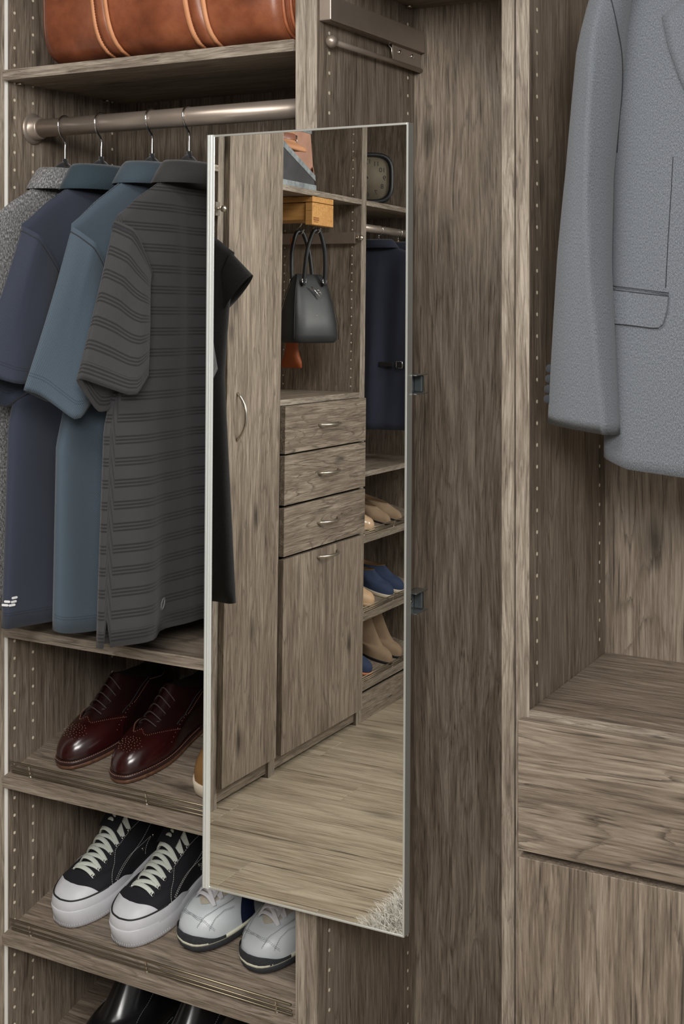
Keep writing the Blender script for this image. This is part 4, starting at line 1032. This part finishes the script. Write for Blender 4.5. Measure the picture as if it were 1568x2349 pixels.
simple_shoe('ballet_flat', 'nude leather flat beside the navy loafers', sl_l(-.935, .386, .030), 0, 'nude_leather', 'nude_leather', 'tan_lining', '+X', sole_h=.012, grow=.002, S=Shoe(L=.25, W=.088, hs=.011, toe=.040, front=.30, H=(.05, .045, .055), wo=.030, db=.04))
boot = lambda sd: Shoe(L=.255, W=.088, hs=.010, toe=.040, front=.52, H=(.140, .135, .140), wo=.042, db=.045, side=sd, point=.8)
for yy, sd, lb in ((-1.205, 1, 'tan suede ankle boot further from the drawer unit'), (-1.105, -1, 'tan suede ankle boot next to the dark navy shoe')):
    simple_shoe('ankle_boot', lb, sl_l(yy, .130, .034 if sd > 0 else .031), math.radians(3), 'beige_suede', 'sole_black', 'shoe_lining', '+X', 'tan ankle boots', sole_h=.010, grow=.001, S=boot(sd))
simple_shoe('deck_shoe', 'dark navy shoe with an orange sole beside the ankle boots', sl_l(-.925, .130, .032), 0, 'navy_canvas', 'sole_orange', 'shoe_lining', '+X', sole_h=.010, grow=.003, S=loaf(1))

# ------------------------------------------------------------------ leather duffel on the top shelf
DZ = 1.9245
dfl = empty('duffel_bag', (-1.36, 1.93, DZ), 'brown leather duffel bag with stitched straps on the top shelf', 'bag')
X0, X1, Y0, Y1, HH = -1.628, -1.106, 1.797, 2.10, .27
def duf(u, v, off=0.):
    """u along X 0..1, v around the section 0..1 starting at bottom back"""
    a = 2 * PI * v; hx = lerp(X0, X1, u); e = abs(2 * u - 1); sh = 1 - .16 * sstep(.90, 1, e) - .05 * e ** 2
    ry, rz = (Y1 - Y0) / 2 * sh, HH / 2 * (1 - .10 * sstep(.90, 1, e))
    cy, cz = (Y0 + Y1) / 2, DZ + HH / 2
    pw_ = .42
    yy = -math.copysign(abs(math.sin(a)) ** pw_, math.sin(a)); zz = -math.copysign(abs(math.cos(a)) ** .36, math.cos(a))
    wr = .003 * math.sin(23 * hx + 3 * math.sin(9 * v)) + .0025 * math.sin(41 * hx * (1 + .2 * v) + 8 * v)
    lo = max(0, -zz)
    p = Vector((hx, cy + yy * (ry + wr + off), cz + zz * (rz + off)))
    if zz < -.2: p.z = max(DZ + .001, p.z)
    return p
NU, NVv = 90, 72
rings = [[duf(i / NU, k / NVv) for k in range(NVv)] for i in range(NU + 1)]
db_ = mesh('bag_body', loft(rings, True, True, True), 'duffel_leather', dfl)
def duf_strap(xa, w, lean):
    """strap wrapping the visible front: narrow edge strips and a band"""
    bvh = bvh_of(db_)
    def at(x, z):
        l, n_, i, d = bvh.ray_cast(Vector((x, 1.6, z)), Vector((0, 1, 0)))
        return l, n_
    def strip(name, x_off, wd, mat, lift, thick):
        rows = []
        for k in range(25):
            z = lerp(DZ + .006, DZ + .235, k / 24); xx = xa + x_off + lean * ((1 - k / 24) ** 2.2) * .03
            row = []
            for s_ in (-1, 1):
                l, n_ = at(xx + s_ * wd / 2, z)
                if l is None: break
                if n_.y > 0: n_ = -n_
                row.append(l + n_ * lift)
            if len(row) == 2: rows.append(row)
        o = mesh(name, loft(rows, closed=False), mat, dfl); sm = o.modifiers.new('thick', 'SOLIDIFY'); sm.thickness = thick; sm.offset = 0
        return o
    strip('strap', 0, w, 'duffel_leather', .0030, .003)
    for sg in (-1, 1):
        strip('strap_edge', sg * w * .5, w * .26, 'duffel_edge', .0048, .0028)
        rows = []
        for k in range(25):
            z = lerp(DZ + .006, DZ + .235, k / 24); l, n_ = at(xa + sg * w * .36 + lean * ((1 - k / 24) ** 2.2) * .03, z)
            if l is not None: rows.append(l + (n_ if n_.y < 0 else -n_) * .0052)
        if len(rows) > 3: mesh('strap_stitching', dashed(rows, .005, .6, .0007), 'stitch_brown', dfl, kind='stuff')
duf_strap(-1.485, .030, 1.0); duf_strap(-1.290, .033, .8)
for xx in (X1 - .012, X1 - .004):
    mesh('end_piping', tube([duf((xx - X0) / (X1 - X0), k / 72, .003) for k in range(73)], .0028, 6), 'duffel_trim', dfl)
mesh('end_piping', tube([duf(.014, k / 72, .002) for k in range(73)], .0022, 6), 'duffel_leather', dfl)
for sg in (-1, 1):
    hd = smoothpath([(-1.485, 1.93 + sg * .11, DZ + .24), (-1.47, 1.93 + sg * .06, DZ + .33), (-1.39, 1.93 + sg * .04, DZ + .36), (-1.30, 1.93 + sg * .06, DZ + .33), (-1.29, 1.93 + sg * .11, DZ + .24)], 8)
    mesh('handle', tube(hd, .008, 10), 'duffel_trim', dfl)

# ------------------------------------------------------------------ things in the open bay (seen in the mirror)
# pull-out blond wood box under the shelf
bx = empty('pull_out_box', (-2.37, -.455, 1.800), 'blond wood pull-out box with a branded mark under the shelf', 'wood box')
fb = box('front_board', XF - .030, XF - .002, -.530, -.375, 1.801, 1.8775, 'blond_wood', bx, b=.0015)
box('box_body', XBk + .03, XF - .030, -.522, -.383, 1.818, 1.8775, 'blond_wood', bx, b=.0015)
box('lid', XBk + .03, XF - .002, -.530, -.375, 1.8795, 1.8990, 'blond_wood', bx, b=.0015)
box('brand_mark', XF - .0021, XF - .0015, -.422, -.382, 1.8160, 1.8275, 'burn_brown', fb, b=0)
for k in range(6): box('brand_letter', XF - .0016, XF - .0012, -.4195 + .0062 * k, -.4160 + .0062 * k, 1.8195, 1.8245, 'blond_wood', fb, b=0)
for k in range(7): box('brand_line', XF - .0021, XF - .0015, -.416 + .0045 * k, -.4128 + .0045 * k, 1.8105, 1.8130, 'burn_brown', fb, b=0)
# belt rack on the far panel with ball end, and the matching rack end by the tall cupboard
def rack(label, yf, sgn, xe, z):
    e = empty('belt_rack', (-2.39, yf + sgn * .012, z - .02), label, 'belt rack')
    bevel_obj(mesh('track', boxvf(XBk + .02, xe, min(yf, yf + sgn * .024), max(yf, yf + sgn * .024), z - .0205, z + .0205, 0), 'bronze', e, smooth=False), .0015)
    box('end_cap', xe, xe + .0012, min(yf, yf + sgn * .024), max(yf, yf + sgn * .024), z - .0205, z + .0205, 'nickel', e, b=.0003)
    mesh('knob_neck', tube([(xe, yf + sgn * .012, z), (xe + .014, yf + sgn * .012, z)], .0035, 10), 'nickel', e)
    mesh('knob', sphere((xe + .020, yf + sgn * .012, z), .0105, 20, 14), 'nickel', e)
    return e
rack('bronze pull-out belt rack behind the black handbag', YC1, 1, -2.238, 1.777)
rack('bronze pull-out belt rack with ball end by the tall cupboard', YA1, 1, -2.215, 1.806)
# hooks with handbag
HB = Vector((-2.345, -.575, 1.393))
hb = empty('handbag', tuple(HB), 'black pebbled leather handbag with two rolled handles and silver letter clasp', 'handbag')
RB = Matrix.Rotation(math.radians(116), 4, 'Z')       # local -Y (front) turned to face +Y / +X
def HP(x, y, z): return HB + RB @ Vector((x, y, z))
def bagring(h):
    t = h / .245
    wx = table([(0, .094), (.06, .104), (.25, .102), (.5, .094), (.75, .080), (.92, .066), (1, .056)], t); dy = table([(0, .058), (.06, .070), (.3, .066), (.7, .040), (.95, .016), (1, .008)], t)
    out = []
    for k in range(64):
        a = 2 * PI * k / 64
        out.append(HP(math.copysign(abs(math.cos(a)) ** .45, math.cos(a)) * wx, math.copysign(abs(math.sin(a)) ** .6, math.sin(a)) * dy, h))
    return out
hs_ = [0, .004, .012, .03, .06, .09, .12, .15, .18, .20, .22, .235, .243, .245]
mesh('bag_body', loft([bagring(h_) for h_ in hs_], True, True, True), 'bag_leather', hb)
for sg in (-1, 1):
    for fy in (-1, 1):
        pts = []
        for h_ in (.012, .05, .10, .15, .19, .225, .238):
            t = h_ / .245; wx = table([(0, .094), (.06, .104), (.25, .102), (.5, .094), (.75, .080), (.92, .066), (1, .056)], t); dy = table([(0, .058), (.06, .070), (.3, .066), (.7, .040), (.95, .016), (1, .008)], t)
            pts.append(HP(sg * wx * .95, fy * dy * .78, h_))
        mesh('seam', tube(smoothpath(pts, 4), .0014, 6), 'sole_black', hb)
for fy in (-1, 1):
    top_z = .405
    pts = smoothpath([HP(-.044, fy * .034, .205), HP(-.044, fy * .040, .25), HP(-.035, fy * .048, .33), HP(-.012, fy * .052, top_z - .012), HP(.006, fy * .052, top_z - .004), HP(.022, fy * .052, top_z - .016), HP(.040, fy * .048, .33), HP(.046, fy * .040, .25), HP(.046, fy * .034, .205)], 6)
    hdl = mesh('handle', tube(pts, .0075, 12), 'bag_leather', hb)
    for sx in (-.044, .046):
        c = HP(sx, fy * .038, .222); bmat = (HP(1, 0, 0) - HP(0, 0, 0))
        mesh('handle_ring', tube([c + bmat * (.009 * math.cos(q * PI / 4 + PI / 4)) + Vector((0, 0, .012 * math.sin(q * PI / 4 + PI / 4))) for q in range(9)], .0018, 6), 'chrome', hb)
# silver letter mark on the front: a long slash and an F
fy0 = -.058
def bar(name, a, b, r=.0018): return mesh(name, tube([HP(*a), HP(*b)], r, 6), 'chrome', hb)
bar('logo_slash', (.018, -.043, .200), (-.016, -.056, .160), .0023); 
bar('logo_letter', (-.001, -.0525, .188), (-.014, -.0525, .188), .0013); bar('logo_letter', (-.006, -.0565, .180), (-.014, -.0565, .180), .0013); bar('logo_letter', (-.013, -.052, .190), (-.014, -.0590, .172), .0013)
for sx in (.014, .010): mesh('stud', sphere(HP(sx, -.0705, .098), .0012, 8, 6), 'chrome', hb)
for k, fy in enumerate((-1, 1)):
    c = HP(.006, fy * .052, .405)
    o = empty('purse_hook', (c.x, c.y, c.z - .02), ('chrome S hook carrying the front handle of the black handbag' if k == 0 else 'chrome S hook carrying the rear handle of the black handbag'), 'hook', 'purse hooks')
    x = c.x; yb = c.y
    pts = [(x + .012, yb + .004, 1.8235), (x + .004, yb + .002, 1.813), (x - .004, yb, 1.806), (x - .010, yb, c.z + .004), (x - .007, yb, c.z - .011), (x + .003, yb, c.z - .015), (x + .013, yb, c.z - .008), (x + .018, yb, c.z + .003)]
    mesh('hook_wire', tube(smoothpath(pts, 6), .0022, 8), 'chrome', o)
# orange leather pouch hanging behind
po = empty('leather_pouch', (-2.44, -.655, 1.296), 'orange leather pouch hanging under the black handbag', 'pouch')
def pring(z, wx, dy): return [(-2.455 + wx * math.copysign(abs(math.cos(2 * PI * k / 40)) ** .6, math.cos(2 * PI * k / 40)), -.655 + dy * math.sin(2 * PI * k / 40), z) for k in range(40)]
mesh('pouch_body', loft([pring(1.297, .040, .004), pring(1.300, .043, .012), pring(1.320, .041, .018), pring(1.345, .030, .020), pring(1.37, .024, .016), pring(1.42, .026, .010), pring(1.50, .028, .006), pring(1.56, .02, .004)], True, True, True), 'orange_leather', po)
mesh('pouch_strap', tube([(-2.452, -.655, 1.54), (-2.47, -.67, 1.62), (-2.49, -.70, 1.70), (-2.50, -.722, 1.78)], .003, 6), 'orange_leather', po)
# bin with chalk-black front and galvanised trim on the shelf
SZ = 1.9195
bn = empty('storage_bin', (-2.29, -.35, SZ), 'open slant-sided bin with black front, metal trim and tan inside', 'storage bin')
A = lambda x, y_, z: Vector((x, y_, z))
x0f = XF - .008
mesh('front_panel', prism([A(x0f, -.160, SZ), A(x0f, -.408, SZ), A(x0f, -.402, 1.962), A(x0f, -.160, 2.062)], (-.006, 0, 0)), 'chalk_black', bn, smooth=False)
mesh('bottom_trim', prism([A(x0f + .0015, -.160, SZ), A(x0f + .0015, -.410, SZ), A(x0f + .0015, -.409, SZ + .0185), A(x0f + .0015, -.160, SZ + .0185)], (-.009, 0, 0)), 'galvanised', bn, smooth=False)
mesh('top_trim', prism([A(x0f + .0015, -.403, 1.952), A(x0f + .0015, -.160, 2.052), A(x0f + .0015, -.160, 2.074), A(x0f + .0015, -.400, 1.972)], (-.009, 0, 0)), 'galvanised', bn, smooth=False)
mesh('back_panel', prism([A(-2.315, -.398, SZ), A(-2.315, -.560, SZ), A(-2.315, -.520, 2.150), A(-2.315, -.398, 2.150)], (-.006, 0, 0)), 'bin_tan', bn, smooth=False)
mesh('rim_trim', prism([A(-2.312, -.398, 2.135), A(-2.312, -.526, 2.135), A(-2.312, -.522, 2.157), A(-2.312, -.398, 2.157)], (-.011, 0, 0)), 'galvanised', bn, smooth=False)
mesh('side_panel', prism([A(x0f, -.4085, SZ), A(-2.315, -.560, SZ), A(-2.315, -.545, 2.02), A(x0f, -.403, 1.955)], (0, .005, 0)), 'bin_tan', bn, smooth=False)
box('bin_floor', -2.315, x0f, -.40, -.160, SZ, SZ + .005, 'bin_tan', bn, b=0)
# hat resting over the bin
HC = Vector((-2.318, -.290, 2.056)); HK = .80
ht = empty('felt_hat', tuple(HC), 'tan felt hat with a brown band and buckle, resting on the bin', 'hat')
hr = [(.004 * HK, .0), (.122 * HK, -.008), (.128 * HK, -.002), (.118 * HK, .010), (.088 * HK, .018), (.078 * HK, .026), (.076 * HK, .040), (.072 * HK, .085), (.058 * HK, .110), (.02 * HK, .118)]
mesh('hat_body', loft([[HC + Vector((r_h * math.cos(2 * PI * k / 48), r_h * 1.0 * math.sin(2 * PI * k / 48), z_h - .012 * (r_h / .12) ** 2 * math.cos(4 * PI * k / 48))) for k in range(48)] for r_h, z_h in hr], True, True, True), 'hat_tan', ht)
mesh('hat_band', loft([[HC + Vector((r_h * math.cos(2 * PI * k / 48), r_h * 1.0 * math.sin(2 * PI * k / 48), z_h)) for k in range(48)] for r_h, z_h in ((.080 * HK, .026), (.0795 * HK, .046), (.077 * HK, .048), (.077 * HK, .025))]), 'hat_band', ht)
a_ = -.95; c = HC + Vector((.080 * HK * math.cos(a_), .080 * HK * 1.12 * math.sin(a_), .036))
mesh('hat_buckle', tube([c + Vector((.003 + dx, dy, dz)) for dx, dy, dz in ((0, -.006, -.018), (.002, .006, -.018), (.002, .006, .014), (0, -.006, .014), (0, -.006, -.018))], .0022, 6), 'nickel', ht)
# clock on the far shelf
CK = Vector((-2.335, -1.03, 1.9195)); RC = Matrix.Rotation(math.radians(180 - 28), 4, 'Z')
ck = empty('table_clock', tuple(CK), 'rounded square black table clock standing on the shelf above the navy dresses', 'clock')
def KP(x, y_, z): return CK + RC @ Vector((x, y_, z))
def sq(r, y_, zc=.108, pw_=.55): return [KP(r * math.copysign(abs(math.cos(2 * PI * k / 64)) ** pw_, math.cos(2 * PI * k / 64)), y_, zc + r * math.copysign(abs(math.sin(2 * PI * k / 64)) ** pw_, math.sin(2 * PI * k / 64))) for k in range(64)]
mesh('frame', loft([sq(.082, -.012), sq(.086, -.022), sq(.096, -.024), sq(.100, -.016), sq(.100, .016), sq(.094, .022)], True, False, True), 'clock_frame', ck)
mesh('dial', loft([sq(.083, -.013), sq(.083, -.010)], True, True, True), 'clock_face', ck)
for k in range(12):
    a = PI / 2 - 2 * PI * k / 12; rr = .064
    cu = bpy.data.curves.new('numeral', 'FONT'); cu.body = str(12 if k == 0 else k); cu.size = .026; cu.align_x = 'CENTER'; cu.align_y = 'CENTER'
    tmp = bpy.data.objects.new('numeral_tmp', cu); COL.objects.link(tmp)
    me = bpy.data.meshes.new_from_object(tmp); bpy.data.objects.remove(tmp)
    vs = [KP(v_.co.x + rr * math.cos(a), -.0134, .108 + v_.co.y + rr * math.sin(a)) for v_ in me.vertices]; fs = [tuple(p_.vertices) for p_ in me.polygons]
    mesh('numeral', (vs, fs), 'ink_black', ck, smooth=False)
for ang, ln_, r_ in ((math.radians(60), .036, .0016), (math.radians(-20), .054, .0012)):
    mesh('hand', tube([KP(0, -.0150, .108), KP(ln_ * math.cos(ang), -.0150, .108 + ln_ * math.sin(ang))], r_, 6), 'ink_black', ck)
for sx in (-.055, .055): mesh('foot', disc(KP(sx, 0, 0), .014, (0, 0, 1), .010, 16), 'tan_suede', ck)
# ------------------------------------------------------------------ shag rug and ceiling light
rg = empty('shag_rug', (-.75, .0, 0), 'shaggy cream rug lying on the plank floor', 'rug')
RX0, RX1, RY0, RY1 = -1.455, -.15, -1.05, 1.15
box('rug_backing', RX0, RX1, RY0, RY1, .0005, .012, 'rug_base', rg, b=.003)
V = []; F = []
def strand(x, y_, h_, lean, ang, wd):
    n0 = len(V); dx, dy = math.cos(ang), math.sin(ang); px, py = -dy * wd, dx * wd
    for k in range(4):
        t = k / 3; q = lean * t * t; zz = .010 + h_ * (t - .35 * t * t * (lean / .05)); w_ = 1 - .75 * t
        V.append((x + dx * q + px * w_, y_ + dy * q + py * w_, max(.006, zz))); V.append((x + dx * q - px * w_, y_ + dy * q - py * w_, max(.006, zz)))
    for k in range(3): F.append((n0 + 2 * k, n0 + 2 * k + 1, n0 + 2 * k + 3, n0 + 2 * k + 2))
rr_ = random.Random(3)
for i in range(26000):
    if i < 14000: x, y_ = rr_.uniform(RX0, RX0 + .35), rr_.uniform(.25, RY1)
    else: x, y_ = rr_.uniform(RX0, RX1), rr_.uniform(RY0, RY1)
    ang = rr_.uniform(0, 2 * PI)
    if x < RX0 + .03: ang = PI + rr_.uniform(-1.2, 1.2)
    strand(x, y_, rr_.uniform(.025, .05), rr_.uniform(.01, .055), ang, rr_.uniform(.0009, .0018))
mesh('rug_pile', (V, F), 'rug_fibre', rg, kind='stuff')
lf = empty('ceiling_light', (-1.0, .35, 2.56), 'square flush ceiling light with a pale diffuser', 'ceiling light')
box('lamp_frame', -1.48, -.52, -.13, .83, 2.575, 2.60, 'aluminium', lf, b=.002); box('diffuser', -1.46, -.54, -.11, .81, 2.567, 2.576, 'lamp_diffuser', lf, b=.002)
